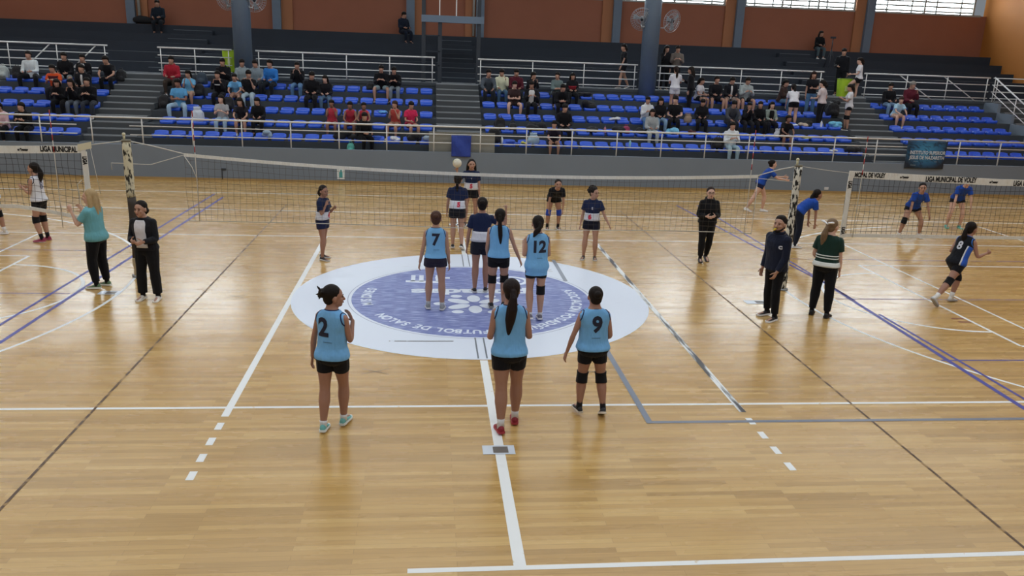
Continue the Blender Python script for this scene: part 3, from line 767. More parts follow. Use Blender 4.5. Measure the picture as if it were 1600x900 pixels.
    if O.get('beard'):
        mb = MB(); mb.ball(hp(0, .024, -.054), (.026*E, .027*E, .014*E), ax); mb.ball(hp(0, .043, -.027), (.017*E, .012*E, .004*E), ax)
        for s_ in (-1, 1): mb.tube([hp(s_*.040, .006, -.028), hp(s_*.033, .022, -.042), hp(s_*.015, .036, -.052)], [.005*E, .008*E, .009*E], 8, rnd=True)
        add('beard', mb, hm, .006, 1)
    if O.get('whistle'): part('whistle', MB().tube([hp(0, .05, -.034), hp(0, .078, -.038)], .007*E, 8, rnd=True).ball(hp(0, .08, -.041), .009*E), mat('#d9c02a', .4), root, True)
    if O.get('glasses'):
        for s_ in (-1, 1): part('spectacle_rim', MB().tube([hp(s_*.019+.013*math.cos(a), .054, .001+.010*math.sin(a)) for a in np.linspace(0, 2*math.pi, 15)], .0016*E, 6), mat('#15151a', .3), root, True)
    if O.get('bow'):
        mb = MB()
        for s_ in (-1, 1): mb.tube([hp(0, -.075, .03), hp(s_*.02, -.08, .045), hp(s_*.045, -.075, .05)], [.006*E, .016*E, .02*E], 10, ell=.5, rnd=True)
        part('hair_bow', mb, mat('#e9eaee', .7), root, True)
    if O.get('stand_collar'):
        r, f, t = J['frame'](.32); c = J['spine'](.322)
        part('collar', MB().tube([c+(r*math.cos(a)*.046+f*(math.sin(a)*.044))*H for a in np.linspace(0, 2*math.pi, 21)], .014*H, 8), m_t, root, True)
    # writing on the garment
    for (s, size, side_, xo, sv, tc, bold) in O.get('text', ()):
        r, f, t = J['frame'](sv); d = f if side_ == 'front' else -f; c = J['spine'](sv)+d*.5+r*xo*H
        rt = r if side_ == 'back' else -r
        me = text_mesh(s, size, bold, 0, .95, cut=.02)
        src = [root] if False else [shirt]+[x for x in root.children if x.name.startswith('jersey_band')]
        trs = []
        for so_ in src:
            trs.append(BVHTree.FromPolygons([v.co for v in so_.data.vertices], [p.vertices[:] for p in so_.data.polygons]))
        for v in me.vertices:
            o_ = Vector(c+rt*v.co.x+t*v.co.y); best = None
            for tr in trs:
                hit = tr.ray_cast(o_, Vector(-d))
                if hit[0] is not None and (best is None or hit[3] < best[1]): best = (hit[0], hit[3])
            v.co = (best[0] if best else o_-Vector(d)*.4)+Vector(d)*.004
        me.materials.append(mat(tc, .7)); me.update(); link('shirt_number' if len(s) < 3 else 'shirt_lettering', me, root)
    # --- knee pads, socks, shoes
    for k in 'RL':
        kp = O.get('kneepads', '')
        if k in kp:
            mb = MB(); limb(mb, J['hip'+k], J['kn'+k], J['an'+k], *legr, infl=.013, t0=.80, t1=1.16, bul=1.1)
            part('knee_pad', mb, mat(O.get('kpc', '#15161a'), .8, 0, 'fabric', .1, .15), root, True)
        so = O.get('sock') or (lg[1] if near and lg[0] in ('pants', 'wide', 'long') else None); an, kn, ft = J['an'+k], J['kn'+k], J['ft'+k]
        if so:
            sh_ = O.get('sockh', .18)
            part('sock', MB().tube([an+(kn-an)*sh_, an+(kn-an)*sh_*.5, an-(kn-an)*.07], [.026*H, .0235*H, .024*H], 12), mat(so, .85, 0, 'fabric', .06, .15), root, True)
        fw = nv(ft); up = nv(np.array((0, 0, 1))-fw*fw[2]); rt_ = np.cross(fw, up)
        A = np.array([rt_, fw, up]); o = an-up*.042*H
        def F(x, y, z): return o+(rt_*x+fw*y+up*z)*H
        pass
        R_ = []   # shoe cross-sections from heel to toe: y, half width, height
        for y, w_, h_ in ((-.036, .012, .030), (-.030, .019, .046), (-.012, .0225, .052), (.008, .023, .052), (.028, .0235, .040), (.05, .026, .030), (.075, .0275, .024), (.095, .024, .019), (.108, .014, .013)):
            ring = []
            for j in range(14):
                a = 2*math.pi*j/14; zz = .5+.5*math.sin(a); ring.append(F(w_*math.cos(a)*(1.05 if zz < .5 else .82+.2*(1-zz)), y, .007+(h_-.007)*zz))
            R_.append(ring)
        s1, s2 = O.get('shoe', ('#1a1b1f', '#e4e4e0'))
        sh = part('shoe', MB().loft(R_), mat(s1, .6), root, True)
        R2 = []
        for y, w_ in ((-.040, .012), (-.034, .021), (-.01, .025), (.02, .0245), (.05, .0275), (.08, .029), (.1, .025), (.113, .013)):
            R2.append([F(x_*w_, y, z_) for x_, z_ in ((-1, 0), (1, 0), (1.03, .009), (.9, .0155), (-.9, .0155), (-1.03, .009))])
        part('sole', MB().loft(R2), mat(s2, .5), sh, False)
    J['base'] = np.array(base); J['rz'] = rz; J['root'] = root; J['H'] = H
    return J
def wpos(J, p):     # local point of a figure -> world
    c, s = math.cos(J['rz']), math.sin(J['rz']); return J['base']+np.array((p[0]*c-p[1]*s, p[0]*s+p[1]*c, p[2]))
PI = math.pi
LB = '#76b2e6'; NV = '#1c2747'; BK = '#15161b'
def court(label, foot, H, deg, P, O, near=1, **k):
    b = fl(*foot); b[2] = .003; H *= .965
    return person(label, 'person', tuple(b), math.radians(deg), H, P, O, near, **k)
WALKL = dict(legL=((.04, .22, -1), (.0, .05, -1)), legR=((.03, -.12, -1), (.0, -.45, -1)), footR=(.05, 1, -.45), footL=(.1, 1, .0))
def PO(**k): return dict(k)
# deg: 0 faces the grandstand, 180 faces the camera; positive turns to the left of the photograph
court('person in light blue number 2 jersey and black shorts, hand raised to the mouth', (520, 670), 1.68, -14,
  PO(legL=((.0, -.10, -1), (.0, -.20, -1)), legR=((.0, .26, -1), (-.02, -.02, -1)), footR=(.05, 1, .0), footL=(.15, 1, -.12), centre=.45, head=(-.8, .0, 0), twist=-.22,
     armL=((.30, -.02, -1), (.16, .06, -1)), armR=((.14, .18, -1), (-.18, .55, .95)), handR=(-.55, .35, .75), palmR=(-.7, -.5, 0), curlR=.3, curlL=.35),
  dict(top=('tank', LB), trim='#23305a', hem=-.012, bottom=('tight', BK, .47), style='messybun', shoe=('#6fb6b4', '#e6ecea'), sock='#e3e6ea', sockh=.12, skin='mid', wide=1.04, legs=1.04,
    text=(('2', .27, 'back', -.028, .20, '#141a33', .010), ('\u2014\u2014', .05, 'back', 0, .11, '#4a6f92', .002))), 2)
court('person seen from behind in light blue jersey with long ponytail and dark red shoes', (792, 670), 1.78, 2,
  PO(legL=((-.01, -.16, -1), (-.0, -.16, -1)), legR=((.05, .20, -1), (.0, .05, -1)), footR=(.1, 1, .0), footL=(.1, 1, -.1), centre=.45,
     armL=((.20, -.12, -1), (-.12, .9, .1)), armR=((.20, -.12, -1), (-.12, .9, .15)), head=(.05, .05, 0)),
  dict(top=('tank', LB), trim='#23305a', hem=-.004, bottom=('tight', BK, .44), style='ponytail', hlen=.24, hside=-.02, hthick=.023, shoe=('#8a1f2d', '#a63441'), sock='#d9d9d9', sockh=.2, skin='mid', wide=1.05, legs=1.12, hair='#231a1a'), 2)
court('person seen from behind in light blue number 9 jersey with black knee pads', (917, 650), 1.56, 4,
  PO(legL=((.06, .06, -1), (.05, -.08, -1)), legR=((.12, -.05, -1), (.06, -.28, -1)), footR=(.15, 1, -.5), footL=(.12, 1, 0), centre=.35,
     armL=((.42, -.1, -1), (.28, .12, -1)), armR=((.22, -.15, -1), (-.1, .9, -.45)), curlL=.4),
  dict(top=('tank', LB), trim='#23305a', hem=-.0, bottom=('tight', BK, .47), style='bun', kneepads='RL', shoe=('#1f2026', '#d8cfc0'), sock='#23242c', sockh=.3, skin='mid', wide=1.17, legs=1.05, arms=1.12, hair='#1d1715',
    text=(('9', .25, 'back', .005, .20, '#141a33', .010), ('\u2014\u2014', .05, 'back', 0, .105, '#4a6f92', .002))), 2)
court('person seen from behind in light blue number 7 jersey and patterned dark shorts', (682, 484), 1.66, -2,
  PO(legL=((.05, .12, -1), (.03, -.12, -1)), legR=((.06, -.04, -1), (.03, -.06, -1)), centre=.6, armL=((.20, -.05, -1), (.2, .1, -1)), armR=((.16, -.05, -1), (.1, .12, -1)), footL=(.1, 1, -.1)),
  dict(top=('tank', LB), trim='#23305a', hem=.02, bottom=('shorts', '#2a2739', .30), style='bun', hair='#4a3228', shoe=('#8d9396', '#dedede'), sock='#b9bcbe', sockh=.15, skin='tan',
    text=(('7', .25, 'back', .0, .20, '#141a33', .010), ('\u2014\u2014', .045, 'back', .01, .105, '#4a6f92', .002))), 2)
court('person seen from behind in light blue jersey, long straight ponytail and two knee pads', (773, 482), 1.68, -6,
  PO(legL=((.04, .02, -1), (.0, -.18, -1)), legR=((.05, .12, -1), (.0, -.28, -1)), footR=(.1, 1, -.3), centre=.3, armL=((.15, .0, -1), (-.05, .5, -1)), armR=((.38, -.05, -1), (.42, .15, -1))),
  dict(top=('tank', LB), trim='#23305a', hem=.0, bottom=('tight', BK, .44), style='ponytail', hlen=.26, hside=.015, hthick=.016, kneepads='RL', shoe=('#1a1b20', '#8a8a8a'), skin='tan', legs=1.03), 2)
court('person seen from behind in long light blue number 12 jersey with one knee pad', (840, 501), 1.70, 6,
  PO(legL=((.02, .05, -1), (.02, -.35, -1)), legR=((.0, -.02, -1), (.0, -.08, -1)), footL=(.1, 1, -.35), centre=.8, armL=((.18, -.08, -1), (-.1, .75, .5)), armR=((.15, -.05, -1), (-.2, .8, .1))),
  dict(top=('tank', LB), trim='#23305a', hem=-.085, bottom=('tight', BK, .47), style='ponytail', hlen=.09, hside=-.05, kneepads='R', shoe=('#6d6a76', '#e2e2e2'), sock='#cfcfd4', sockh=.1, skin='tan', wide=1.08,
    text=(('12', .25, 'back', .0, .19, '#141a33', .010), ('\u2014\u2014', .045, 'back', .01, .09, '#4a6f92', .002))), 2)
NB = dict(top=('tee', NV), trim='#1c2747', band=('#d7dae4', .030, .132), hem=.028, shoe=('#191a20', '#d9d9d9'))
court('person seen from behind in navy shirt with white band, right fist raised', (743, 457), 1.72, -3,
  PO(legL=((.02, -.02, -1), (.02, -.12, -1)), legR=((.02, .12, -1), (.0, -.12, -1)), centre=.1, armL=((.25, .0, -1), (.1, .05, -1)), armR=((.85, .2, -.45), (.05, .15, 1)), curlR=1.3),
  dict(NB, bottom=('shorts', '#20222f', .46), style='bun', skin='mid'), 2)
court('person seen from behind in navy shirt with white band and red number, at the net', (710, 390), 1.62, -8,
  PO(legL=((.02, .1, -1), (.0, -.05, -1)), legR=((.02, .05, -1), (.1, -.45, -1)), footR=(.2, 1, -.6), centre=.2, armL=((.22, .0, -1), (.1, .3, -1)), armR=((.15, .0, -1), (.0, .3, -1))),
  dict(NB, bottom=('shorts', '#181a24', .42), style='ponytail', hlen=.13, hthick=.014, skin='tan', text=(('5', .13, 'back', .025, .082, '#d0344f', .010),)), 1)
sv = court('person facing the camera in navy shirt with white band, holding up a ball', (735, 352), 1.66, 178,
  PO(legL=((.10, -.05, -1), (.05, -.1, -1)), legR=((.10, .1, -1), (.03, -.1, -1)), armR=((.55, .35, -.45), (.02, .12, 1)), handR=(.02, .35, 1), palmR=(0, .5, 1), curlR=.25, armL=((.14, .0, -1), (.06, .1, -1)), head=(.1, .03, 0)),
  dict(NB, bottom=('shorts', '#15161d', .40), style='long', hlen=.08, skin='tan', text=(('5', .13, 'front', .0, .082, '#d0344f', .010), ('Y', .04, 'front', .0, .2, '#cfd3e0', .002))), 1)
court('person in profile with navy shirt and red number 4, hand under the chin', (504, 405), 1.52, -112,
  PO(legR=((.04, .10, -1), (.02, -.05, -1)), legL=((.06, -.12, -1), (.03, -.14, -1)), head=(-.35, -.02, 0), armR=((.1, .22, -1), (-.25, .35, 1)), handR=(-.4, .3, 1), armL=((.1, .25, -1), (-.4, .6, .5)), curlR=.7),
  dict(NB, bottom=('shorts', '#1f2647', .40), style='ponytail', hlen=.06, skin='mid', text=(('4', .15, 'front', -.02, .082, '#d0344f', .010),)), 1)
court('person in black bending forward with hands on the thighs and blue knee pads', (863, 358), 1.54, 182,
  PO(lean=.98, hiptilt=.8, neck=(0, .75, .75), head=(0, .0, 0), legL=((.16, .12, -1), (.0, -.2, -1)), legR=((.16, .12, -1), (.0, -.2, -1)), armL=((.12, .05, -1), (-.02, -.1, -1)), armR=((.12, .05, -1), (-.02, -.1, -1))),
  dict(top=('tee', '#16171d'), hem=.0, bottom=('shorts', '#14151a', .3), kneepads='RL', kpc='#2b4bb4', sock='#15161a', sockh=.32, style='bun', skin='tan'), 1)
court('person in navy shirt with white band and number 6, head turned with hair flying', (920, 405), 1.56, 166,
  PO(legL=((.06, .0, -1), (.02, -.12, -1)), legR=((.10, -.02, -1), (.05, -.06, -1)), armR=((.22, -.1, -1), (.15, .25, -1)), armL=((.45, .1, -1), (.5, .35, -.8)), head=(.9, 0, 0)),
  dict(NB, bottom=('shorts', '#171a2a', .40), style='curly', skin='tan', text=(('6', .13, 'front', .028, .082, '#d0344f', .010), ('S', .07, 'front', 0, .2, '#cfd3e0', .002))), 1)
court('person in black tracksuit and glasses walking with a phone held at the waist', (1095, 409), 1.60, 176,
  PO(legR=((.02, .10, -1), (.0, -.02, -1)), legL=((.02, -.05, -1), (-.02, -.35, -1)), footL=(.1, 1, -.4), centre=.8, armR=((.25, .0, -1), (-.55, .85, .05)), armL=((.25, .0, -1), (-.55, .85, .1)), head=(-.1, .1, 0)),
  dict(top=('hoodie', '#121317'), bottom=('pants', '#131418'), glasses=1, style='bun', hair='#2a1d1a', skin='fair', shoe=('#17181c', '#2a2a2e'), wide=1.06), 1)
court('bearded person in navy zip jacket and black trousers, whistle in the mouth', (1203, 497), 1.77, 112,
  PO(legL=((.05, .10, -1), (.05, -.05, -1)), legR=((.12, -.10, -1), (.05, -.12, -1)), armR=((.12, -.05, -1), (.0, .3, -1)), armL=((.15, .1, -1), (-.2, .5, -1)), head=(.3, .12, 0)),
  dict(male=True, beard=1, whistle=1, stand_collar=1, text=(('C', .07, 'front', -.09, .20, '#c9ccd6', .006),), top=('jacket', '#171d30'), hem=-.035, bottom=('pants', '#101116'), style='short', skin='tan', shoe=('#17181d', '#e8e8e8'), wide=1.08), 2)
court('person in dark green and white striped polo with long fair ponytail and white bow', (1279, 494), 1.70, -38,
  PO(legL=((.06, .03, -1), (.04, -.05, -1)), legR=((.08, -.08, -1), (.04, -.06, -1)), armR=((.16, .05, -1), (.04, .25, -1)), armL=((.25, .0, -1), (-.35, .7, -.5)), head=(-.45, .05, 0)),
  dict(top=('tee', '#1d3630'), bow=1, band=(('#dfe3e0', .005, .05), ('#dfe3e0', .085, .094), ('#dfe3e0', .11, .119)), hem=-.0, bottom=('pants', '#14151a'), style='ponytail', hlen=.17, hside=-.03, hthick=.022, hair='#7b6650', skin='fair', shoe=('#16171b', '#1d1e22'), wide=1.14, arms=1.1, legs=1.06), 2)
court('person in black blazer over white lace blouse standing beside the left net post', (236, 468), 1.67, 170,
  PO(legL=((.06, .0, -1), (.04, -.04, -1)), legR=((.08, .03, -1), (.04, -.04, -1)), armR=((.22, .1, -1), (-.55, .9, .1)), armL=((.2, .1, -1), (-.45, .95, .0)), curlR=.9, curlL=.9, head=(-.1, -.02, 0), side=.03),
  dict(top=('jacket', '#1b1c22'), inner=('#d5d4da', .5), bottom=('wide', '#16171b'), style='ponytail', hlen=.05, skin='tan', shoe=('#e6e2da', '#efece6')), 2)
court('person with long blonde hair and teal shirt reaching up to the left net', (160, 449), 1.72, 78,
  PO(legL=((.04, .12, -1), (.02, -.12, -1)), legR=((.05, .0, -1), (.02, -.12, -1)), armL=((.1, .55, -.8), (.0, .35, 1)), armR=((.1, .5, -.8), (.1, .6, .7)), head=(.1, .1, 0), curlL=.8),
  dict(top=('tee', '#6cabb6'), hem=-.03, bottom=('pants', '#131418'), style='long', hlen=.13, hair='#b39a72', skin='fair', shoe=('#5c7a58', '#eef0ea'), wide=1.16, arms=1.15, legs=1.05), 2)
court('person in white sleeveless jersey and dark red shoes facing left behind the left net', (71, 377), 1.66, 80,
  PO(legL=((.05, .12, -1), (.03, -.25, -1)), legR=((.05, .05, -1), (.03, -.12, -1)), armL=((.1, .15, -1), (-.3, .8, .5)), armR=((.1, .15, -1), (-.3, .8, .3)), head=(0, .08, 0)),
  dict(top=('tank', '#d9dce4'), trim='#20284a', hem=.0, bottom=('tight', BK, .47), kneepads='RL', style='ponytail', hlen=.14, hthick=.022, sock='#1b1c22', sockh=.25, shoe=('#8c2347', '#a84a66'), skin='tan', text=(('8', .2, 'back', 0, .19, '#6f7690', .006),)), 1)
court('person in white jersey at the left edge of the photograph, one knee pad showing', (-2, 368), 1.6, 100,
  PO(legL=((.05, .25, -1), (.03, -.05, -1)), legR=((.05, -.15, -1), (.03, -.15, -1)), armL=((.2, .2, -1), (.1, .5, -1)), armR=((.2, .0, -1), (.2, .4, -1))),
  dict(top=('tank', '#d9dce4'), trim='#20284a', bottom=('tight', BK, .47), kneepads='RL', style='ponytail', shoe=('#e6e6e6', '#f0f0f0'), sock='#eeeeee', sockh=.25, skin='tan', text=(('2', .2, 'back', 0, .19, '#20284a', .006),)), 1)
BT = dict(top=('tee', '#20489f'), trim='#20489f', hem=-.005)
court('person in blue shirt lunging sideways with both hands held together out front', (1178, 331), 1.64, -100,
  PO(lean=.6, hiptilt=.5, neck=(0, .35, 1), legL=((.0, .42, -.9), (.0, -.06, -1)), legR=((.1, -.42, -.9), (.05, -.5, -.9)), footR=(.3, 1, -.25), armR=((.0, .75, -.65), (-.15, .95, -.1)), armL=((.0, .75, -.65), (-.15, .95, .1)), head=(.2, .1, 0)),
  dict(BT, bottom=('shorts', '#1b2040', .3), style='bun', skin='fair', shoe=('#e4e4e4', '#f0f0f0'), legs=1.05), 1)
court('person in blue shirt and dark leggings bending forward behind the right net post', (1238, 386), 1.60, -85,
  PO(lean=.95, hiptilt=.8, neck=(0, .75, .7), legL=((.08, .12, -1), (.0, -.18, -1)), legR=((.08, .05, -1), (.0, -.18, -1)), armR=((.0, .15, -1), (.0, .05, -1)), armL=((.0, .15, -1), (.0, .05, -1)), head=(.1, .05, 0)),
  dict(BT, bottom=('long', '#1b2130'), style='ponytail', hlen=.1, hthick=.022, skin='mid', shoe=('#dcdcdc', '#efefef')), 1)
court('person in blue shirt crouching with hands on the knees, nearer of two behind the net', (1419, 371), 1.62, 176,
  PO(lean=.72, hiptilt=.6, neck=(.15, .5, .9), head=(-.35, .0, 0), legL=((.42, .3, -1), (.12, -.25, -1)), legR=((.38, .3, -1), (.1, -.25, -1)), armL=((.25, .25, -1), (.25, .1, -1)), armR=((.2, .25, -1), (.15, .1, -1))),
  dict(BT, bottom=('shorts', '#161720', .3), kneepads='R', style='ponytail', hlen=.08, skin='tan', shoe=('#e2e2e2', '#f0f0f0'), sock='#e4e4e4', sockh=.12), 1)
court('person in blue shirt and teal shoes crouching with hands on the knees further back', (1488, 356), 1.62, 168,
  PO(lean=.8, hiptilt=.65, neck=(0, .6, .8), head=(-.2, .0, 0), legL=((.2, .28, -1), (.05, -.25, -1)), legR=((.2, .28, -1), (.05, -.25, -1)), armL=((.2, .25, -1), (.1, .1, -1)), armR=((.15, .25, -1), (.1, .1, -1))),
  dict(BT, bottom=('shorts', '#161720', .32), style='bun', skin='fair', shoe=('#4fa79b', '#7cc4b8')), 1)
court('person running to the right in black and blue jersey with long black ponytail', (1472, 476), 1.66, -72,
  PO(lean=.38, hiptilt=.8, legR=((.05, -.75, -1), (.03, -.85, -.8)), footR=(.0, .75, -.75), legL=((.05, .80, -1), (.0, -.22, -1)), footL=(.1, 1, -.1), centre=.5, armR=((.25, .25, -1), (.0, 1, .25)), armL=((.1, -.45, -.8), (.1, .75, .2)), curlR=1.2, curlL=1.2),
  dict(top=('tank', '#14171f'), trim='#3f7ddb', bottom=('tight', BK, .47), kneepads='RL', style='ponytail', hlen=.2, hthick=.02, shoe=('#e1e1e1', '#9fa0a4'), sock='#e6e6e6', sockh=.25, skin='mid', side_panel='#2d58b8', text=(('8', .2, 'back', .0, .18, '#c9ccd6', .006),)), 1)
# ---- volleyball held up by the server
wr = wpos(sv, sv['wrR']+sv['hdR']*.10+np.array((0, .06, .10)))
bc = worn('#d9d6c6', '#a9a96a', .42, .45, (1, 1, 1), 6)
ball = link('volleyball', None, None, tuple(wr)); tag(ball, 'white and yellow volleyball held up in one hand before the blue banner', 'ball')
bb = MB()
def ballpanel(mb, R=.105):
    N = 18
    for ax in range(3):
        for s in (-1, 1):
            v = []
            for i in range(N+1):
                for j in range(N+1):
                    p = [0, 0, 0]; p[ax] = s; p[(ax+1) % 3] = math.tan((-1+2*i/N)*PI/4); p[(ax+2) % 3] = math.tan((-1+2*j/N)*PI/4)
                    q = nv(p); g = 1.0
                    u = (-1+2*i/N)
                    for e in (-1, -.333, .333, 1):
                        if abs(u-e) < .06: g = .985
                    if abs(abs(-1+2*j/N)-1) < .06: g = .985
                    v.append(q*R*g)
            mb.add(v, [(i*(N+1)+j, (i+1)*(N+1)+j, (i+1)*(N+1)+j+1, i*(N+1)+j+1) if s > 0 else (i*(N+1)+j, i*(N+1)+j+1, (i+1)*(N+1)+j+1, (i+1)*(N+1)+j) for i in range(N) for j in range(N)])
ballpanel(bb); part('cover', bb, bc, ball, True)

# ================================================================== NETS AND POSTS
def postmesh(name, x, y, h, mats, label, r=.07):
    root = empty(name, (x, y, 0), label, 'post')
    z0 = 0
    for (zt, m_, nm) in mats:
        pts = [(random.uniform(-.004, .004), 0, z0+(zt-z0)*i/8) for i in range(9)]
        part(nm, MB().tube(pts, [r*random.uniform(.96, 1.05) for _ in range(9)], 16), m_, root, True); z0 = zt
    part('top_cap', MB().tube([(0, 0, h), (0, 0, h+.03)], r*1.05, 14), mat('#6f6a58', .6), root, True)
    part('rope_hook', MB().tube([(-.03, 0, h+.02), (-.03, 0, h+.1)], .02, 8).ball((-.03, 0, h+.12), .03), mat('#c9c2a0', .5), root, True)
    part('base_collar', MB().tube([(0, 0, .003), (0, 0, .035)], r*1.5, 18), mat('#8b8f92', .4, .6), root, True)
    return root
PL = fl(217, 432); PRR = fl(1222, 453)
pad = worn('#cfc9ae', '#2c2a26', .44, .7, (7, 7, 3), 3.2); pad2 = worn('#d4d2c6', '#1f1e1d', .48, .7, (9, 9, 3.5), 3.0)
postmesh('net_post', PL[0], PL[1], 2.36, [(.35, mat('#b8a988', .6), 'lower_pole'), (1.42, mat('#3a322b', .7), 'brown_padding'), (2.36, pad, 'peeling_padding')], 'leaning-looking left net post with peeling cream and dark brown padding', .072)
postmesh('net_post', PRR[0], PRR[1], 2.28, [(.9, pad2, 'lower_padding'), (2.28, pad2, 'peeling_padding')], 'right net post wrapped in peeling black and white padding', .066)
m_tape = mat('#dcdcd6', .6, 0, 'fabric', .04); m_net = mat('#2a2622', .8); m_net2 = mat('#4a4238', .8)
def net(name, label, xa, xb, ya, yb, top, bot, th, tb, mesh_r=.0022, side=None, sp=.1, mnet=None, diag=False):
    """top(x), bot(x): edge heights"""
    root = empty(name, ((xa+xb)/2, (ya+yb)/2, bot((xa+xb)/2)), label, 'net'); O_ = np.array(root.location)
    yy = lambda x: ya+(yb-ya)*(x-xa)/(xb-xa)
    xs = np.linspace(xa, xb, 41)
    def strip(nm, fz, h, m_, th_=.006):
        mb = MB(); v = []
        for x in xs:
            z = fz(x); y = yy(x)
            for (dy, dz) in ((-th_, 0), (th_, 0), (th_, -h), (-th_, -h)): v.append(np.array((x, y+dy, z+dz))-O_)
        mb.add(v, [(i*4+j, i*4+(j+1) % 4, i*4+4+(j+1) % 4, i*4+4+j) for i in range(40) for j in range(4)]+[(0, 3, 2, 1), (160, 161, 162, 163)])
        return part(nm, mb, m_, root)
    tt = strip('top_tape', top, th, m_tape); bt = strip('bottom_tape', lambda x: bot(x)+tb, tb, m_tape if tb > .02 else mat('#b9b4a8', .7))
    mb = MB(); n = int((xb-xa)/sp)
    for i in range(n+1):
        x = xa+(xb-xa)*i/n; t0 = top(x)-th*.8; b0 = bot(x)
        pts = [np.array((x+.012*math.sin(9*z_+i), yy(x)+.004*math.sin(5*z_), b0+(t0-b0)*z_))-O_ for z_ in np.linspace(0, 1, 6)]
        mb.tube(pts, mesh_r, 4)
    for j in range(1, 10):
        pts = []
        for x in np.linspace(xa, xb, 50):
            q = j/10; z = bot(x)+(top(x)-bot(x))*q; pts.append(np.array((x, yy(x), z+.010*math.sin(x*3+j*1.7)))-O_)
        mb.tube(pts, mesh_r, 4)
    part('netting', mb, mnet or m_net, root)
    return root, O_, yy, tt
def cord(root, O_, nm, pts, r, m_): return part(nm, MB().tube([np.array(p)-O_ for p in pts], r, 6), m_, root, True)
Xa, Xb = -4.92, 5.12; Ya, Yb = 1.13, .72
def ctop(x): t = (x-Xa)/(Xb-Xa); return 2.18*(1-t)+2.09*t-.62*t*(1-t)
def cbot(x): t = (x-Xa)/(Xb-Xa); return 1.0+.03*math.sin(9*t)*t
nr, O_, yy, tt = net('volleyball_net', 'sagging volleyball net with thin white top tape across the middle court', Xa, Xb, Ya, Yb, ctop, cbot, .055, .012, .0021, mnet=m_net2)
m_cord = mat('#cfcdc4', .6)
cord(nr, O_, 'top_cord', [(PL[0], PL[1], 2.38), (-5.4, 1.15, 2.28), (Xa, Ya, 2.17)], .009, m_cord)
cord(nr, O_, 'top_cord', [(Xb, Yb, 2.08), (5.5, .7, 2.2), (PRR[0], PRR[1], 2.29)], .009, m_cord)
cord(nr, O_, 'loose_cord', [(Xa, Ya, 2.15), (-5.6, 1.5, 1.92), (-6.3, 1.6, 1.92), (-6.3, 1.6, 1.8)], .006, m_cord)
cord(nr, O_, 'loose_cord', [(Xa, Ya, 2.14), (-4.8, 1.12, 1.95), (-4.72, 1.12, 1.72)], .006, m_cord)
cord(nr, O_, 'side_cord', [(Xb, Yb, 2.05), (Xb+.01, Yb, 1.5), (Xb, Yb, 1.0)], .006, m_cord)
cord(nr, O_, 'side_cord', [(Xb, Yb, 2.03), (5.8, .7, 1.98)], .004, m_cord)
def antenna(root, O_, x, y, z0, z1):
    a = part('antenna', MB().tube([np.array((x, y, z0))-O_, np.array((x, y, z1))-O_], .007, 8), mat('#c9c6bd', .5), root, True)
    for i in range(4): part('red_band', MB().tube([np.array((x, y, z1-.2*i-.1))-O_, np.array((x, y, z1-.2*i))-O_], .0085, 8), mat('#a32f2c', .5), a, True)
antenna(nr, O_, -4.73, 1.11, 1.0, 2.9); antenna(nr, O_, 4.98, .71, 1.0, 2.88)
m_blk = mat('#17171a', .7)
def tape_text(root, O_, s, x, y, z, size, xs=1.0, rotv=False):
    me = text_mesh(s, size, .006, .0008, xs)
    R_ = Matrix.Rotation(PI/2, 4, 'X')
    if rotv: R_ = Matrix.Rotation(PI/2, 4, 'Y') @ R_
    me.transform(Matrix.Translation(Vector(np.array((x, y, z))-O_)) @ R_); me.materials.append(m_blk); link('tape_lettering', me, root)
def wide_net(name, label, xa, xb, y, top, bot, sgn, texts, sx):
    root, O_, yy, tt = net(name, label, xa, xb, y, y, top, bot, .125, .06, .0032)
    xe = sx; part('side_band', MB().add([np.array(p)-O_ for p in [(xe-.045, y-.008, bot(xe)-.02), (xe+.045, y-.008, bot(xe)-.02), (xe+.045, y-.008, top(xe)-.1), (xe-.045, y-.008, top(xe)-.1),
        (xe-.045, y+.008, bot(xe)-.02), (xe+.045, y+.008, bot(xe)-.02), (xe+.045, y+.008, top(xe)-.1), (xe-.045, y+.008, top(xe)-.1)]],
        [(0, 1, 2, 3), (7, 6, 5, 4), (0, 4, 5, 1), (1, 5, 6, 2), (2, 6, 7, 3), (3, 7, 4, 0)]), m_tape, root)
    for s, x, sz in texts: tape_text(root, O_, s, x, y-.0085, top(x)-.063, sz, .62 if sz > .1 else .9)
    tape_text(root, O_, 'LIGA', xe, y-.0105, top(xe)-.25, .09, .7, True); tape_text(root, O_, 'LIGA', xe, y-.0105, bot(xe)+.12, .09, .7, True)
    return root, O_
yl = 1.08
def ltop(x): return 2.275-.012*(-6.55-x)-.02*max(0, min(1, (-6.55-x)))
def lbot(x): return .93+.26*min(1, (-6.5-x)/1.2)**.7 if x < -6.5 else .93
ln, O2 = wide_net('volleyball_net', 'left volleyball net with wide white tape and hanging side band', -16, -6.5, yl, ltop, lbot, 1,
   [('LIGA MUNICIPAL', -6.93, .125), ('o Procer', -7.5, .05), ('LIGA MUNICIPAL DE VOLEY', -8.6, .125)], -6.53)
part('tape_end', MB().add([np.array(p)-O2 for p in [(-6.62, yl-.01, 2.18), (-6.62, yl-.01, 2.29), (-6.40, yl-.01, 2.34), (-6.40, yl-.01, 2.23), (-6.62, yl+.004, 2.18), (-6.62, yl+.004, 2.29), (-6.40, yl+.004, 2.34), (-6.40, yl+.004, 2.23)]],
    [(3, 2, 1, 0), (4, 5, 6, 7), (0, 1, 5, 4), (1, 2, 6, 5), (2, 3, 7, 6), (3, 0, 4, 7)]), mat('#d8d2b6', .6), ln)
cord(ln, O2, 'top_cord', [(-6.4, yl, 2.29), (PL[0], PL[1], 2.38)], .007, m_cord)
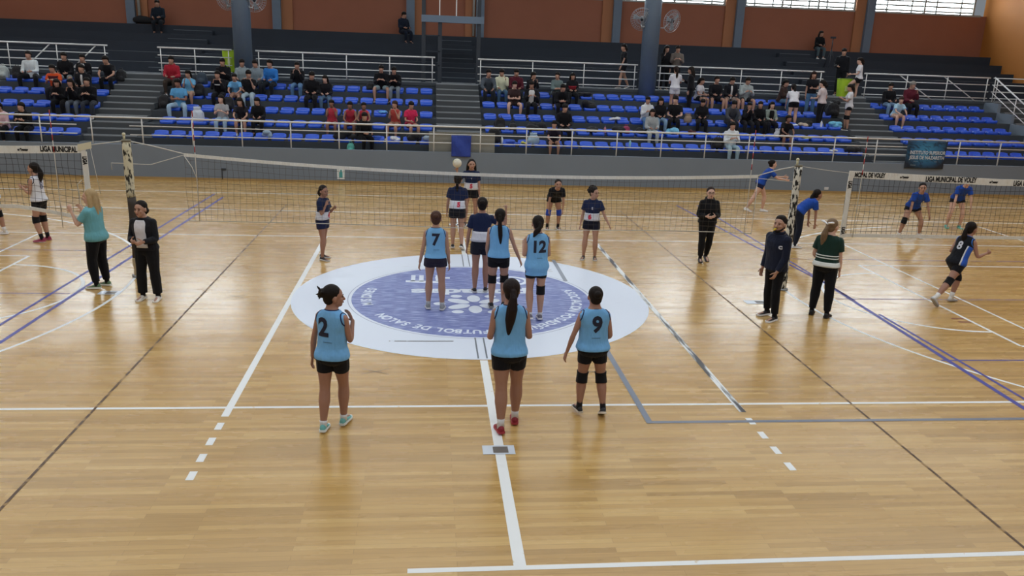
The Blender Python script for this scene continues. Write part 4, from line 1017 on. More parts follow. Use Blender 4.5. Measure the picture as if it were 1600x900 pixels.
cord(ln, O2, 'loose_cord', [(-6.42, yl, 2.24), (-6.38, yl+.02, 1.8), (-6.34, yl+.03, 1.45)], .004, m_cord)
cord(ln, O2, 'loose_cord', [(-6.6, yl-.03, 1.7), (-6.68, yl-.03, 1.62), (-6.66, yl-.03, 1.3), (-6.58, yl-.03, 1.1)], .006, m_cord)
antenna(ln, O2, -7.0, yl-.02, .86, 2.85)
yr = .82
def rtop(x): return 2.19-.030*(x-6.9)*(1 if x < 10 else .9)
def rbot(x): return .96+.0*(x)
rn, O3 = wide_net('volleyball_net', 'right volleyball net with wide white lettered tape and side band', 6.88, 16, yr, rtop, rbot, 1,
   [('MCIPAL DE VOLEY', 7.28, .115), ('o Procer', 7.95, .05), ('LIGA MUNICIPAL DE VOLEY', 8.87, .13), ('o Procer', 9.72, .05), ('LIGA MUNICIPAL DE VOLEY', 10.62, .13)], 6.92)
cord(rn, O3, 'top_cord', [(6.88, yr, 2.15), (6.4, .75, 2.2), (PRR[0], PRR[1], 2.29)], .004, m_cord)
antenna(rn, O3, 7.12, yr-.02, .95, 2.82)

# ---- banners on the front railing
def cloth(name, label, x0, x1, z0, z1, m_, wav=.03, texts=()):
    root = empty(name, ((x0+x1)/2, YW-.04, z0), label, 'banner'); N = 20; v = []
    for i in range(N+1):
        for j in range(N+1):
            u, w = i/N, j/N
            d = wav*(math.sin(u*PI)*(1-w)*.6+.5*math.sin(6*(u-.5)*(1-.3*w)+5*w))
            v.append(((x1-x0)*(u-.5)*(1-.03*(1-w)), -d, (z1-z0)*w))
    mb = MB(); mb.add(v, [(i*(N+1)+j, (i+1)*(N+1)+j, (i+1)*(N+1)+j+1, i*(N+1)+j+1) for i in range(N) for j in range(N)])
    o = part('fabric', mb, m_, root, True); so = o.modifiers.new('s', 'SOLIDIFY'); so.thickness = .006
    for s, sz, xx, zz, c, xs in texts:
        me = text_mesh(s, sz, .002, .001, xs); me.transform(Matrix.Translation((xx, -.05, zz)) @ Matrix.Rotation(PI/2, 4, 'X')); me.materials.append(mat(c, .7)); link('banner_lettering', me, root)
    for xx in ((x0-x1)/2+.02, (x1-x0)/2-.02): part('tie', MB().tube([(xx, .02, z1-z0-.02), (xx, .11, z1-z0+.03)], .008, 6), m_cord, root, True)
    return root
cloth('banner', 'plain royal blue banner tied to the front railing at the central stairs', aty(705, 230, YW)[0], aty(736, 230, YW)[0], .90, 1.55, mat('#1f3d9a', .55, 0, 'fabric', .1), .05)
def bnm():
    m, nt, b = nodes('printed_banner'); v = coords(nt, (1, 1, 1), 'Generated')
    g = nt.nodes.new('ShaderNodeTexGradient'); g.gradient_type = 'SPHERICAL'
    mp = nt.nodes.new('ShaderNodeMapping'); mp.inputs['Location'].default_value = (-.5*1.7, 0, -.62*1.5); mp.inputs['Scale'].default_value = (1.7, 0, 1.5)
    t = nt.nodes.new('ShaderNodeTexCoord'); nt.links.new(t.outputs['Generated'], mp.inputs[0]); nt.links.new(mp.outputs[0], g.inputs[0])
    c = ramp(nt, g.outputs[0], [(0, srgb('#142433')), (.35, srgb('#26618a')), (.9, srgb('#3f8fb8'))])
    n_ = noise(nt, v, 7, 5); nt.links.new(mix(nt, ramp(nt, n_, [(.38, .75), (.5, 0.0)]), c, srgb('#122b40')), b.inputs['Base Color']); b.inputs['Roughness'].default_value = .45; return m
xb0, xb1 = aty(1414, 243, YW)[0], aty(1476, 246, YW)[0]
cloth('banner', 'dark blue printed banner with white lettering hanging right of the right stairs', xb0, xb1, .88, 1.78, bnm(), .02,
   (('INSTITUTO SUPERIOR', .16, .02, .52, '#d7dfe4', .78), ('JESUS DE NAZARETH', .16, .02, .36, '#d7dfe4', .80), ('\u2014\u2014\u2014', .05, -.35, .24, '#9fb3c2', 1), ('\u2014\u2014', .05, .35, .24, '#9fb3c2', 1), ('\u2014\u2014', .09, -.42, .12, '#b9c8d2', 1)))
# ---- small things by the podium wall
wd = MB().box((-.115, -.012, 0), (.115, 0, .35)); q = aty(533, 285, YW-.02)
s_ = empty('wall_sign', (q[0], YW-.014, .12), 'small white sign with a teal fire extinguisher symbol low on the grey wall', 'sign')
part('sign_plate', wd, mat('#e4ecec', .4), s_); part('symbol', MB().box((-.05, -.016, .05), (.05, -.0125, .22)).box((-.02, -.016, .22), (.03, -.0125, .29)), mat('#4fa3a6', .4), s_)
for (px, py, lab) in ((1291, 294, 'small white electrical socket on the grey wall right of the net post'), (346, 266, 'dark electrical conduit box on the grey wall left of centre')):
    q = aty(px, py, YW); wht = px > 1000
    b_ = empty('wall_socket' if wht else 'conduit_box', (q[0], YW, q[2]-.05), lab, 'socket' if wht else 'conduit')
    if wht: part('plate', MB().box((-.07, -.02, 0), (.07, 0, .09)), mat('#d5d8da', .4), b_)
    else: part('box', MB().box((0, -.03, .05), (.14, 0, .11)), m_dsteel, b_); part('pipe', MB().tube([(.02, -.015, .05), (.02, -.015, -.22)], .012, 8), m_dsteel, b_, True)
# ---- fans on the pillars
def fan(px, py, side, label, tilt):
    q = aty(px, py, 16.75); pil = -7.2 if px < 700 else 7.22
    root = empty('wall_fan', tuple(q), label, 'fan', 'wire-caged fans on the grandstand pillars')
    n_ = nv((side*.55 if tilt else side*.25, -1, -.25)); a = nv(np.cross(n_, (0, 0, 1))); b = nv(np.cross(a, n_)); R = .40
    g = MB()
    for d, rr in ((.07, .16), (.09, .06), (.045, .28), (0, .40), (-.05, .36), (-.07, .2)):
        g.tube([n_*d+(a*math.cos(t)+b*math.sin(t))*rr for t in np.linspace(0, 2*PI, 33)], .006, 4)
    for i in range(28):
        t = 2*PI*i/28; e = a*math.cos(t)+b*math.sin(t)
        g.tube([n_*.09+e*.06, n_*.07+e*.16, n_*.045+e*.28, e*.4, n_*-.05+e*.36, n_*-.07+e*.2], .0042, 4)
    part('cage', g, mat('#a5abb0', .35, .5), root)
    bl = MB()
    for i in range(3):
        t = 2*PI*i/3; e = a*math.cos(t)+b*math.sin(t); f = a*math.cos(t+1.1)+b*math.sin(t+1.1)
        bl.add([e*.05+n_*.02, e*.33+n_*.025, (e+f)*.2+n_*-.01, f*.06-n_*.01, e*.05+n_*.026, e*.33+n_*.031, (e+f)*.2-n_*.004, f*.06-n_*.004], [(0, 3, 2, 1), (4, 5, 6, 7), (0, 1, 5, 4), (1, 2, 6, 5), (2, 3, 7, 6), (3, 0, 4, 7)])
    part('blade_set', bl, mat('#8b949c', .4), root)
    part('motor', MB().tube([n_*-.16, n_*.03], .075, 14), m_dsteel, root, True)
    e = np.array((pil+side*.30, 16.7, q[2]-.25))-q; part('arm', MB().tube([n_*-.14, n_*-.16+np.array((0, 0, -.12)), e+np.array((side*.12, 0, 0)), e], .018, 8), mat('#b4babd', .4), root, True)
fan(1003, 30, -1, 'wire fan on the left side of the right pillar', False); fan(1050, 33, 1, 'wire fan on the right side of the right pillar', True)
fan(352, -3, -1, 'wire fan on the left side of the left pillar', True); fan(397, 0, 1, 'wire fan on the right side of the left pillar', False)
# ---- lime bins on the walkway
def bin_(px, py, y, label):
    q = aty(px, py, y); root = empty('waste_bin', (q[0], y, q[2]), label, 'bin', 'lime green bins on the walkway')
    mb = MB(); R_ = []
    for z, w_, d_ in ((0, .20, .17), (.05, .21, .18), (.72, .245, .21), (.74, .245, .21)):
        R_.append([np.array((w_*math.copysign(abs(math.cos(a))**.4, math.cos(a)), d_*math.copysign(abs(math.sin(a))**.4, math.sin(a)), z)) for a in np.linspace(0, 2*PI, 21)[:-1]])
    mb.loft(R_); part('bin_body', mb, mat('#a9cf2f', .5), root, True)
    part('bin_rim', MB().tube([(w_[0]*1.02, w_[1]*1.02, .75) for w_ in [r_ for r_ in R_[-1]]+[R_[-1][0]]], .014, 6), mat('#8fb325', .5), root, True)
    part('bin_label', MB().box((-.07, -.218, .3), (.07, -.212, .5)), mat('#c9dd83', .5), root)
bin_(361, 113, YWALK+.42, 'lime green bin on the walkway beside the left pillar'); bin_(1316, 155, YWALK+.35, 'lime green bin on the walkway at the top of the right stairs')
# low black speakers / tripod at the back wall
for px, py, lab in ((226, 36, 'small dark bag left against the back wall beside the white pipe'),):
    q = aty(px, py, 22.4); o = link('duffel_bag', remesh('duffel_bag', MB().tube([(-.3, 0, .15), (-.15, 0, .17), (.1, 0, .16), (.3, 0, .13)], [.12, .16, .15, .11], 12, rnd=True), mat('#16181d', .8), .03, 2), None, (q[0], 22.3, 4.645)); tag(o, lab, 'bag')
q = aty(1297, 95, 20.9); o = empty('tripod', (q[0], 20.9, WALK+.345*3), 'dark tripod standing on the upper steps between two people in black', 'tripod')
for a in (0, 2.1, 4.2): part('leg', MB().tube([(.28*math.cos(a), .28*math.sin(a), 0), (0, 0, .75)], .014, 6), m_dsteel, o, True)
part('centre_column', MB().tube([(0, 0, .6), (0, 0, 1.2)], .02, 8), m_dsteel, o, True); part('head', MB().box((-.1, -.05, 1.18), (.1, .05, 1.26)), m_dsteel, o)

# ================================================================== SPECTATORS
ARM = {'lap': ((.22, .25, -1), (-.42, .95, -.05)), 'phone': ((.2, .4, -1), (-.5, .8, .45)), 'chin': ((.05, .55, -.85), (-.3, .25, 1)), 'knees': ((.2, .6, -.8), (-.35, .85, -.35)), 'cross': ((.2, .3, -1), (-1, .55, .1)), 'down': ((.12, 0, -1), (.05, .12, -1))}
def sit(px, py, row, top, bottom, style, arms, desc, male=False, lean=.18, deg=0, hair='#17120f', skin='tan', H=None, legs='n', **kw):
    q = aty(px, py, rowy(row)); H = H or (1.70 if male else 1.60)*random.uniform(.97, 1.02)
    a = arms.split('/'); aL, aR = ARM[a[0]], ARM[a[-1]]
    sp_ = {'n': .14, 'w': .42, 'c': .02}[legs]; sh = {'n': (.0, -.08, -1), 'w': (-.05, .0, -1), 'c': (-.1, .1, -1)}[legs]
    if 'knees' in arms: lean = max(lean, .5)
    P = PO(lean=lean, hiptilt=.5, head=(random.uniform(-.45, .45), random.uniform(-.3, .05), 0), neck=(0, lean*.6+.1, 1), armL=aL, armR=aR,
           legL=((sp_, 1, -.02), sh), legR=((sp_*random.uniform(.6, 1.2), 1, -.02), sh), side=random.uniform(-.05, .05), curlL=.8, curlR=.8)
    O = dict(male=male, top=top, bottom=bottom, style=style, hair=hair, skin=skin, legs=.95, shoe=kw.get('shoe', random.choice((('#dddddd', '#f0f0f0'), ('#1c1d22', '#cfcfcf'), ('#1c1d22', '#2a2a2a')))))
    for k_ in ('band', 'inner', 'hlen', 'wide', 'sleeve', 'hem'): 
        if k_ in kw: O[k_] = kw[k_]
    if top[0] != 'tank' and 'hem' not in kw: O['hem'] = -.02
    return person(desc, 'person', (q[0], rowy(row)-.03, tread(row)+.075), PI+deg, H, P, O, 0, sit=True, group=None)
def stand(px, py, y, z, top, bottom, style, desc, deg=180, male=False, H=1.62, P=None, **kw):
    q = aty(px, py, y)
    PP = PO(legL=((.05, .02, -1), (.02, -.08, -1)), legR=((.06, .08, -1), (.02, -.05, -1)), armL=ARM['down'], armR=ARM['phone'], head=(.2, -.1, 0))
    PP.update(P or {}); O = dict(male=male, top=top, bottom=bottom, style=style); O.update(kw)
    return person(desc, 'person', (q[0], y, z+.002), math.radians(deg), H, PP, O, 0)
HD, JK, TE = 'hoodie', 'jacket', 'tee'
JN = '#5a7fa6'; JL = '#9db8cc'
B = '#14151a'
# leftmost block
sit(50, 100, 4, (JK, '#cfd9dc'), ('pants', B), 'short', 'lap', 'person in white jacket and black trousers in the top row at far left', True, legs='w')
sit(86, 115, 3, (TE, '#d0522a'), ('pants', '#1c1d24'), 'short', 'phone', 'person in orange and maroon shirt looking at a phone, far left block', True, band=('#4a1a22', .2, .27))
sit(103, 100, 4, (HD, '#121318'), ('shorts', '#8f9a9d', .8), 'short', 'lap', 'person in black sweatshirt and grey shorts, top row of far left block', True, legs='w')
sit(133, 100, 4, (JK, '#121318'), ('shorts', '#7d8789', .8), 'short', 'lap', 'person in open black jacket over white, top row beside the grey shorts', True, inner=('#cfcfcf', .35))
sit(131, 120, 3, (HD, '#15161b'), ('pants', B), 'short', 'lap', 'person in black hoodie with white collar, fourth row by the left stairs', True, inner=('#c9c9c9', .25))
sit(171, 106, 4, (TE, '#1b1c20'), ('pants', B), 'short', 'knees', 'person in dark tee leaning on the knees beside the top of the left stairs', True)
sit(97, 150, 2, (HD, '#121216'), ('pants', '#101114'), 'long', 'phone', 'dark-haired person in black bent over a phone, leftmost of three in the third row', hlen=.1, lean=.45)
sit(118, 147, 2, (HD, '#14141a'), ('jeans', '#5c6570'), 'long', 'chin', 'person in black top and grey flared trousers, middle of three in the third row', hlen=.12, lean=.4)
sit(142, 140, 2, (HD, '#101115'), ('jeans', '#363b44'), 'short', 'phone', 'person in black hoodie and dark grey jeans, third row by the left stairs', True, lean=.35)
sit(4, 182, 0, (JK, '#d3b3bb'), ('pants', B), 'short', 'lap', 'person in pale pink puffer jacket in the lowest row at the left edge', wide=1.1)
sit(41, 182, 0, (HD, '#131418'), ('pants', B), 'short', 'phone', 'person in black with lowered head in the lowest row beside the pink jacket', True, lean=.4)
# left-centre block
sit(270, 115, 4, (HD, '#a02434'), ('pants', '#3d332c'), 'short', 'lap', 'person in red hoodie and brown trousers at the top right of the left stairs', True)
sit(296, 128, 3, (TE, '#6fb0d8'), ('shorts', '#b9a48e', .6), 'ponytail', 'chin', 'person in light blue tee with hand at the face below the red hoodie')
sit(281, 150, 2, (TE, '#5c9fd0'), ('jeans', JL), 'short', 'cross', 'person in light blue tee and pale jeans with folded arms by the left stairs', True, legs='w', skin='brown', H=1.75, lean=.05)
sit(351, 117, 4, (HD, '#14151b'), ('pants', '#1b1d22'), 'short', 'phone', 'person in black hoodie in the top row beside the lime bin', True)
sit(344, 136, 3, (JK, '#17181e'), ('pants', B), 'short', 'chin', 'person in black jacket with white shoulder stripe hiding the face in the hands', True, lean=.4, band=('#d5d5d5', .225, .245))
sit(370, 132, 3, (TE, '#69a7d6'), ('shorts', '#b58c78', .5), 'bun', 'knees', 'person in light blue tee with bare legs leaning forward, fourth row', shoe=('#eeeeee', '#ffffff'))
sit(380, 114, 4, (HD, '#8d9ba0'), ('pants', B), 'short', 'lap', 'person in pale grey hoodie in the top row right beside the left pillar', True)
sit(390, 134, 3, (TE, '#17181c'), ('jeans', '#a9bdc6'), 'short', 'chin/lap', 'person in black tee and very pale jeans propping up the chin, fourth row', True)
sit(401, 114, 4, (HD, '#7f8d96'), ('pants', '#22252c'), 'short', 'lap', 'person in blue-grey hoodie turned aside in the top row', True, deg=.12)
sit(424, 116, 4, (JK, '#2f74c0'), ('pants', '#1b2026'), 'short', 'lap', 'person in bright blue jacket and dark trousers in the top row', True, deg=-.2)
sit(348, 172, 1, (TE, '#a5a7ab'), ('jeans', JL), 'long', 'phone', 'long-haired person in grey tee and pale jeans in the second row', hlen=.16, skin='fair')
sit(379, 177, 1, (TE, '#22222a'), ('shorts', '#20212a', .5), 'long', 'knees', 'dark-haired person in black with bare knees, second row, beside the grey tee', hlen=.1)
sit(405, 176, 1, (HD, '#15161b'), ('pants', B), 'short', 'lap', 'person in plain black hoodie, rightmost of three in the second row', lean=.3)
sit(465, 118, 4, (HD, '#15161a'), ('jeans', JN), 'short', 'chin', 'person in black top and blue jeans covering the mouth, top row', True)
sit(487, 135, 3, (HD, '#14151a'), ('pants', '#17181d'), 'short', 'lap', 'person in black hoodie beside a long-haired friend in the fourth row', True, H=1.78)
sit(510, 137, 3, (JK, '#18181e'), ('jeans', '#53708c'), 'long', 'lap', 'long-haired person in black blazer and blue jeans, fourth row', hlen=.14, skin='fair')
sit(596, 124, 4, (HD, '#15161b'), ('shorts', '#8fa4ab', .8), 'short', 'phone', 'person in black top and pale shorts holding a phone, top row', True, lean=.35, legs='w')
sit(618, 127, 4, (HD, '#111217'), ('jeans', '#7b8790'), 'short', 'phone', 'person in black leaning over the neighbour with the phone, top row', True, lean=.5, deg=-.1)
for px, c, d in ((519, '#c04050', 'person in red jersey with hands at the mouth, leftmost of the red group'), (548, '#b5384a', 'person in red jersey hugging the knees, second of the red group'), (569, '#b93b4c', 'person in red jersey looking sideways, third of the red group')):
    sit(px, 181, 1, ('tank', c), ('shorts', '#8f2f3c', .4), 'ponytail', 'knees' if px > 530 else 'chin', d, skin='brown', sleeve='s', hlen=.08)
sit(565, 197, 0, (HD, '#121217'), ('pants', B), 'short', 'lap', 'person in black hoodie sitting in the lowest row in front of the red jerseys', True, deg=.6, lean=.3)
sit(618, 184, 1, ('tank', '#b04a45'), ('shorts', '#8a6a5a', .4), 'ponytail', 'chin', 'person in dull red jersey leaning towards a friend near the central stairs', hair='#3d2a20', deg=-.3, hlen=.06)
sit(641, 185, 1, ('tee', '#cf2f5a'), ('shorts', '#8f2f3c', .4), 'bun', 'lap', 'person in pinkish red shirt nearest the central stairs', deg=.4)
# right-centre block
sit(763, 133, 4, (JK, '#4d565f'), ('pants', '#23272d'), 'short', 'knees', 'person in grey sweatshirt in the top row right beside the central stairs', True, lean=.3)
sit(784, 134, 4, (HD, '#d9dcc0'), ('jeans', '#41607c'), 'short', 'chin/lap', 'person in cream hoodie and blue jeans in the top row', True)
sit(805, 134, 4, (HD, '#541f2c'), ('pants', '#1c1c22'), 'short', 'lap', 'person in maroon hoodie in the top row beside the cream hoodie', True)
sit(828, 136, 4, (HD, '#17181d'), ('pants', B), 'short', 'chin', 'person in black leaning to the left in the top row behind the white jacket', lean=.4, deg=.4)
sit(802, 158, 3, (TE, '#3a2b2c'), ('shorts', '#2a1f20', .6), 'bun', 'cross', 'person in dark brown tee with folded arms and bare knees, fourth row', legs='w', skin='fair')
sit(829, 156, 3, (JK, '#1a1b21'), ('pants', B), 'short', 'phone', 'person in black jacket with white shoulders, fourth row beside bare knees', True, inner=('#dddddd', .5))
sit(869, 137, 4, (JK, '#6b7c7c'), ('pants', '#1a1c20'), 'short', 'cross', 'person in grey-green sweater with folded arms in the top row')
sit(893, 140, 4, (HD, '#16171c'), ('pants', B), 'long', 'lap', 'person in black sweater with a red print in the top row', hlen=.08, band=('#8d2732', .12, .20))
sit(875, 173, 3, (HD, '#17181c'), ('pants', B), 'short', 'cross', 'person in black hunched with folded arms and white trainers, fourth row', True, lean=.55, shoe=('#ffffff', '#ffffff'))
sit(864, 212, 0, (TE, '#1d1a2a'), ('shorts', '#20202a', .5), 'short', 'knees', 'person in dark tee with bare legs in the lowest row behind the railing')
sit(880, 200, 1, (HD, '#15151a'), ('pants', B), 'short', 'lap', 'person in black hood just behind the dark tee, second row', True)
stand(974, 138, YWALK+.7, WALK, (TE, '#17181e'), ('shorts', '#17181e', .5), 'ponytail', 'person in short black dress walking left along the walkway', 100, P=dict(legL=((.0, .3, -1), (0, .1, -1)), legR=((.0, -.25, -1), (0, -.5, -1)), footR=(0, 1, -.4), armL=((.15, .3, -1), (.1, .5, -1)), armR=((.25, -.3, -1), (.2, -.1, -1))), skin='tan', hlen=.08)
stand(1036, 140, YWALK+.7, WALK, (HD, '#14151a'), ('pants', B), 'long', 'person in black standing on the walkway right of the right pillar', 178, hlen=.12, P=dict(armR=ARM['chin']))
stand(1053, 142, YWALK+.6, WALK, (HD, '#6d655f'), ('pants', '#1b1c21'), 'short', 'person in brownish grey hoodie standing on the walkway filming', 170, True, P=dict(armL=ARM['phone']))
stand(1052, 168, rowy(3)+.45, tread(3), (TE, '#dcdde3'), ('shorts', '#d8dade', .5), 'ponytail', 'person in white tee and white shorts seen from behind among the seats', -10, P=dict(armL=ARM['lap']), hair='#2a1e1a')
stand(1076, 175, rowy(3)+.42, tread(3), (HD, '#15161b'), ('pants', B), 'long', 'person in black standing beside the white-clothed person', 60, hlen=.12)
sit(1090, 150, 4, (TE, '#d3d4da'), ('shorts', '#1d1e24', .5), 'ponytail', 'lap', 'person in white tee with a dark ponytail turned to the right, top row', deg=.7, hlen=.12)
sit(1116, 146, 4, (JK, '#191a20'), ('shorts', '#1d1e26', .7), 'short', 'lap', 'person in black jacket and shorts, first of three caps in the top row', True, legs='w')
sit(1140, 146, 4, (HD, '#1a1b22'), ('shorts', '#9c8a80', .7), 'short', 'lap', 'person in black hoodie with white neckline, middle of three in the top row', True, legs='w', inner=('#d8d8d8', .3))
sit(1163, 147, 4, (HD, '#9fa9aa'), ('shorts', '#1d1e26', .7), 'short', 'phone', 'person in grey and white hoodie with black cap, top row', True, legs='w')
sit(1220, 150, 4, (HD, '#3b2b27'), ('jeans', '#53708c'), 'ponytail', 'phone', 'person in brown hoodie and jeans turned right, top row', deg=.7)
stand(1237, 190, rowy(2)+.42, tread(2), (TE, '#d9d9df'), ('shorts', '#14151a', .35), 'ponytail', 'person in white tee and black shorts bending over the seats, seen from behind', -12, P=dict(lean=.7, hiptilt=.7, armL=((.1, .5, -1), (0, .5, -1)), armR=((.1, .5, -1), (0, .5, -1))), skin='fair')
stand(1263, 178, rowy(3)+.42, tread(3)-.02, (TE, '#17181d'), ('jeans', '#54799c'), 'long', 'person in black tee and blue jeans standing among the seats', 165, hlen=.12, H=1.64, P=dict(armL=ARM['cross'], armR=ARM['down']), hair='#2a1b17')
stand(1279, 196, rowy(2)+.42, tread(2), (TE, '#d2c6c6'), ('wide', '#16171b'), 'ponytail', 'person in pale tee and wide black trousers standing with hand on hip', 40, H=1.68, P=dict(armR=((.5, -.2, -1), (-.6, .3, -.5)), armL=ARM['lap']), skin='fair', hlen=.08)
stand(1330, 168, YWALK+.05, WALK-.17, (TE, '#dcdde2'), ('shorts', '#14151a', .4), 'ponytail', 'person in white tee stepping up at the top of the right stairs', 70, H=1.62, P=dict(legL=((.1, .9, -.6), (0, -.3, -1)), armR=ARM['lap'], armL=ARM['lap']), skin='fair', hlen=.1)
stand(1322, 197, rowy(2)+.1, tread(2)-.02, (TE, '#dadbe0'), ('shorts', '#14151a', .35), 'ponytail', 'person in long white tee with black knee pads standing on the right stairs', 75, H=1.6, P=dict(armL=ARM['phone']), kneepads='RL', skin='tan', hem=-.06)
sit(1096, 176, 2, (HD, '#17181d'), ('pants', '#191a20'), 'short', 'lap', 'person in black jacket laughing in the third row beside a tan bag', deg=-.2)
sit(1054, 175, 2, (TE, '#17181d'), ('pants', '#17181e'), 'short', 'lap', 'person in black tee with bare forearms in the third row', True, skin='fair', deg=-.3)
sit(1010, 173, 2, (HD, '#d5dade'), ('jeans', '#5a7da6'), 'short', 'phone', 'person in white sweater holding a blue cloth in the third row', skin='tan')
sit(1030, 178, 2, (HD, '#15161b'), ('jeans', '#86a5c0'), 'long', 'lap', 'long-haired person in black top and light jeans in the third row', hlen=.12)
sit(1017, 195, 1, (HD, '#a3a9ab'), ('jeans', '#a9b4b6'), 'long', 'lap', 'long-haired person in pale grey sweatsuit in the second row', hlen=.14)
sit(1140, 178, 2, (HD, '#41444b'), ('pants', '#2b2d33'), 'short', 'knees', 'person in dark grey sweater and cap leaning forward, third row', True, lean=.4)
sit(1165, 181, 2, (HD, '#1b1c22'), ('pants', '#26272d'), 'ponytail', 'chin', 'person in black resting the cheek on a hand, third row', lean=.45)
sit(1184, 182, 2, (HD, '#131419'), ('pants', B), 'bun', 'lap', 'person in plain black with white trainers, third row next to the vest', lean=.3, shoe=('#ffffff', '#ffffff'))
sit(1202, 182, 2, (JK, '#8e9a93'), ('pants', '#1a1c26'), 'long', 'lap', 'person in sage green vest over black, third row', hlen=.1, inner=('#15161a', .5), skin='fair')
sit(1226, 187, 1, (TE, '#15161a'), ('shorts', '#15161a', .4), 'bun', 'knees', 'slim person in black tee with bare arms and legs, second row', skin='brown')
sit(1141, 215, 0, (HD, '#d5dce0'), ('jeans', '#a5c0cc'), 'short', 'phone', 'person in white hoodie and pale jeans alone in the lowest row', True, H=1.7, shoe=('#5a4a44', '#cfcfcf'))
sit(1387, 151, 4, (JK, '#15161b'), ('jeans', '#7794b3'), 'short', 'lap', 'person in black jacket and jeans at the edge of the far right block', True)
sit(1400, 168, 3, (TE, '#a9cfe4'), ('shorts', '#d2b29e', .5), 'bun', 'knees', 'person in light blue and white tee with bare legs on the right stairs', lean=.3, skin='fair', hair='#3a2a22')
sit(1419, 151, 4, (HD, '#5e2230'), ('pants', '#16171d'), 'short', 'chin/lap', 'heavy-set grey-haired person in maroon sweatshirt, far right block', True, H=1.82, wide=1.2, hair='#8f8a84')
# upper tiers
def usit(px, py, j, *a, **k):
    global rowy, tread
    r0, t0 = rowy, tread; y = YUP+.85*j+.25; z = WALK+.345*(j+1)
    rowy = lambda r: y; tread = lambda r: z-.075
    sit(px, py, 0, *a, **k); rowy, tread = r0, t0
usit(249, 20, 4, (HD, '#1c2733'), ('pants', '#1a2028'), 'short', 'lap', 'person in dark blue sitting against the back wall near the white pipe', True, hlen=.1, H=1.75)
usit(630, 40, 4, (HD, '#1c2535'), ('pants', '#1b2333'), 'short', 'lap', 'dim figure in dark clothes lounging on the upper tiers left of the gantry', True, deg=.6, lean=.0)
usit(1278, 72, 4, (HD, '#14161a'), ('jeans', '#4f6068'), 'long', 'lap', 'person in black top and jeans sitting against the orange back wall', deg=.0, hlen=.08)
stand(1313, 122, YUP-.35, WALK, (HD, '#15171d'), ('pants', '#15171c'), 'short', 'person in black standing behind the lime bin holding a white paper', 150, True, H=1.78, P=dict(armR=ARM['lap']))

# ================================================================== BAGS AND BITS ON THE SEATS
def bag(px, py, row, col_, label, kind='backpack', w=.34, h=.42, dy=0, up=.075):
    q = aty(px, py, rowy(row)+dy); base = (q[0], rowy(row)+dy, tread(row)+up)
    m_ = mat(col_, .8, 0, 'fabric', .12); mb = MB()
    if kind == 'backpack':
        mb.loft([[np.array((w/2*sx_*c, .11*sy_*c-.02*z, z*h)) for sx_, sy_ in ((-1, -.6), (-.7, -1), (.7, -1), (1, -.6), (1, .8), (-1, .8))] for z, c in ((0, .9), (.15, 1.03), (.55, 1), (.85, .82), (1, .45))])
        mb.ball((0, -.13, h*.3), (w*.36, .05, h*.2)); o = link('backpack', remesh('backpack', mb, m_, .022, 3), None, base)
        part('handle', MB().tube([(-.05, 0, h*.97), (-.03, 0, h+.05), (.03, 0, h+.05), (.05, 0, h*.97)], .012, 6), m_, o, True)
        part('strap', MB().tube([(-w*.35, .1, h*.85), (-w*.55, .13, h*.5), (-w*.4, .1, .05)], .018, 6), m_, o, True)
        cat = 'bag'
    elif kind == 'sack':
        mb.tube([(0, 0, .01), (0, 0, h*.3), (.01, 0, h*.65), (0, 0, h*.85), (0, 0, h)], [w*.4, w*.52, w*.45, w*.25, w*.33], 14, ell=.6, ref=(0, 1, 0)); o = link('carrier_bag', remesh('carrier_bag', mb, m_, .022, 1), None, base); cat = 'bag'
        for s in (-1, 1): part('handle', MB().tube([(s*.1, 0, h*.8), (s*.09, 0, h*1.05), (s*.03, 0, h*1.08), (s*.02, 0, h*.85)], .012, 6), m_, o, True)
    elif kind == 'bundle':
        for i in range(6): mb.ball((random.uniform(-w*.35, w*.35), random.uniform(-.08, .08), h*.35+random.uniform(-.2, .3)*h), (w*.28, .11, h*.32), None, 10, 8)
        o = link('folded_clothing', remesh('folded_clothing', mb, m_, .018, 2), None, base); cat = 'clothing'
    else:
        mb.tube([(0, 0, 0), (0, 0, .02), (0, 0, .16), (0, 0, .2), (0, 0, .22)], [.036, .04, .04, .02, .018], 12); o = link('water_bottle', mb.mesh('water_bottle', m_, True), None, base); cat = 'bottle'
        part('cap', MB().tube([(0, 0, .22), (0, 0, .255)], .02, 10), mat('#3f5f8f', .5), o, True)
    tag(o, label, cat)
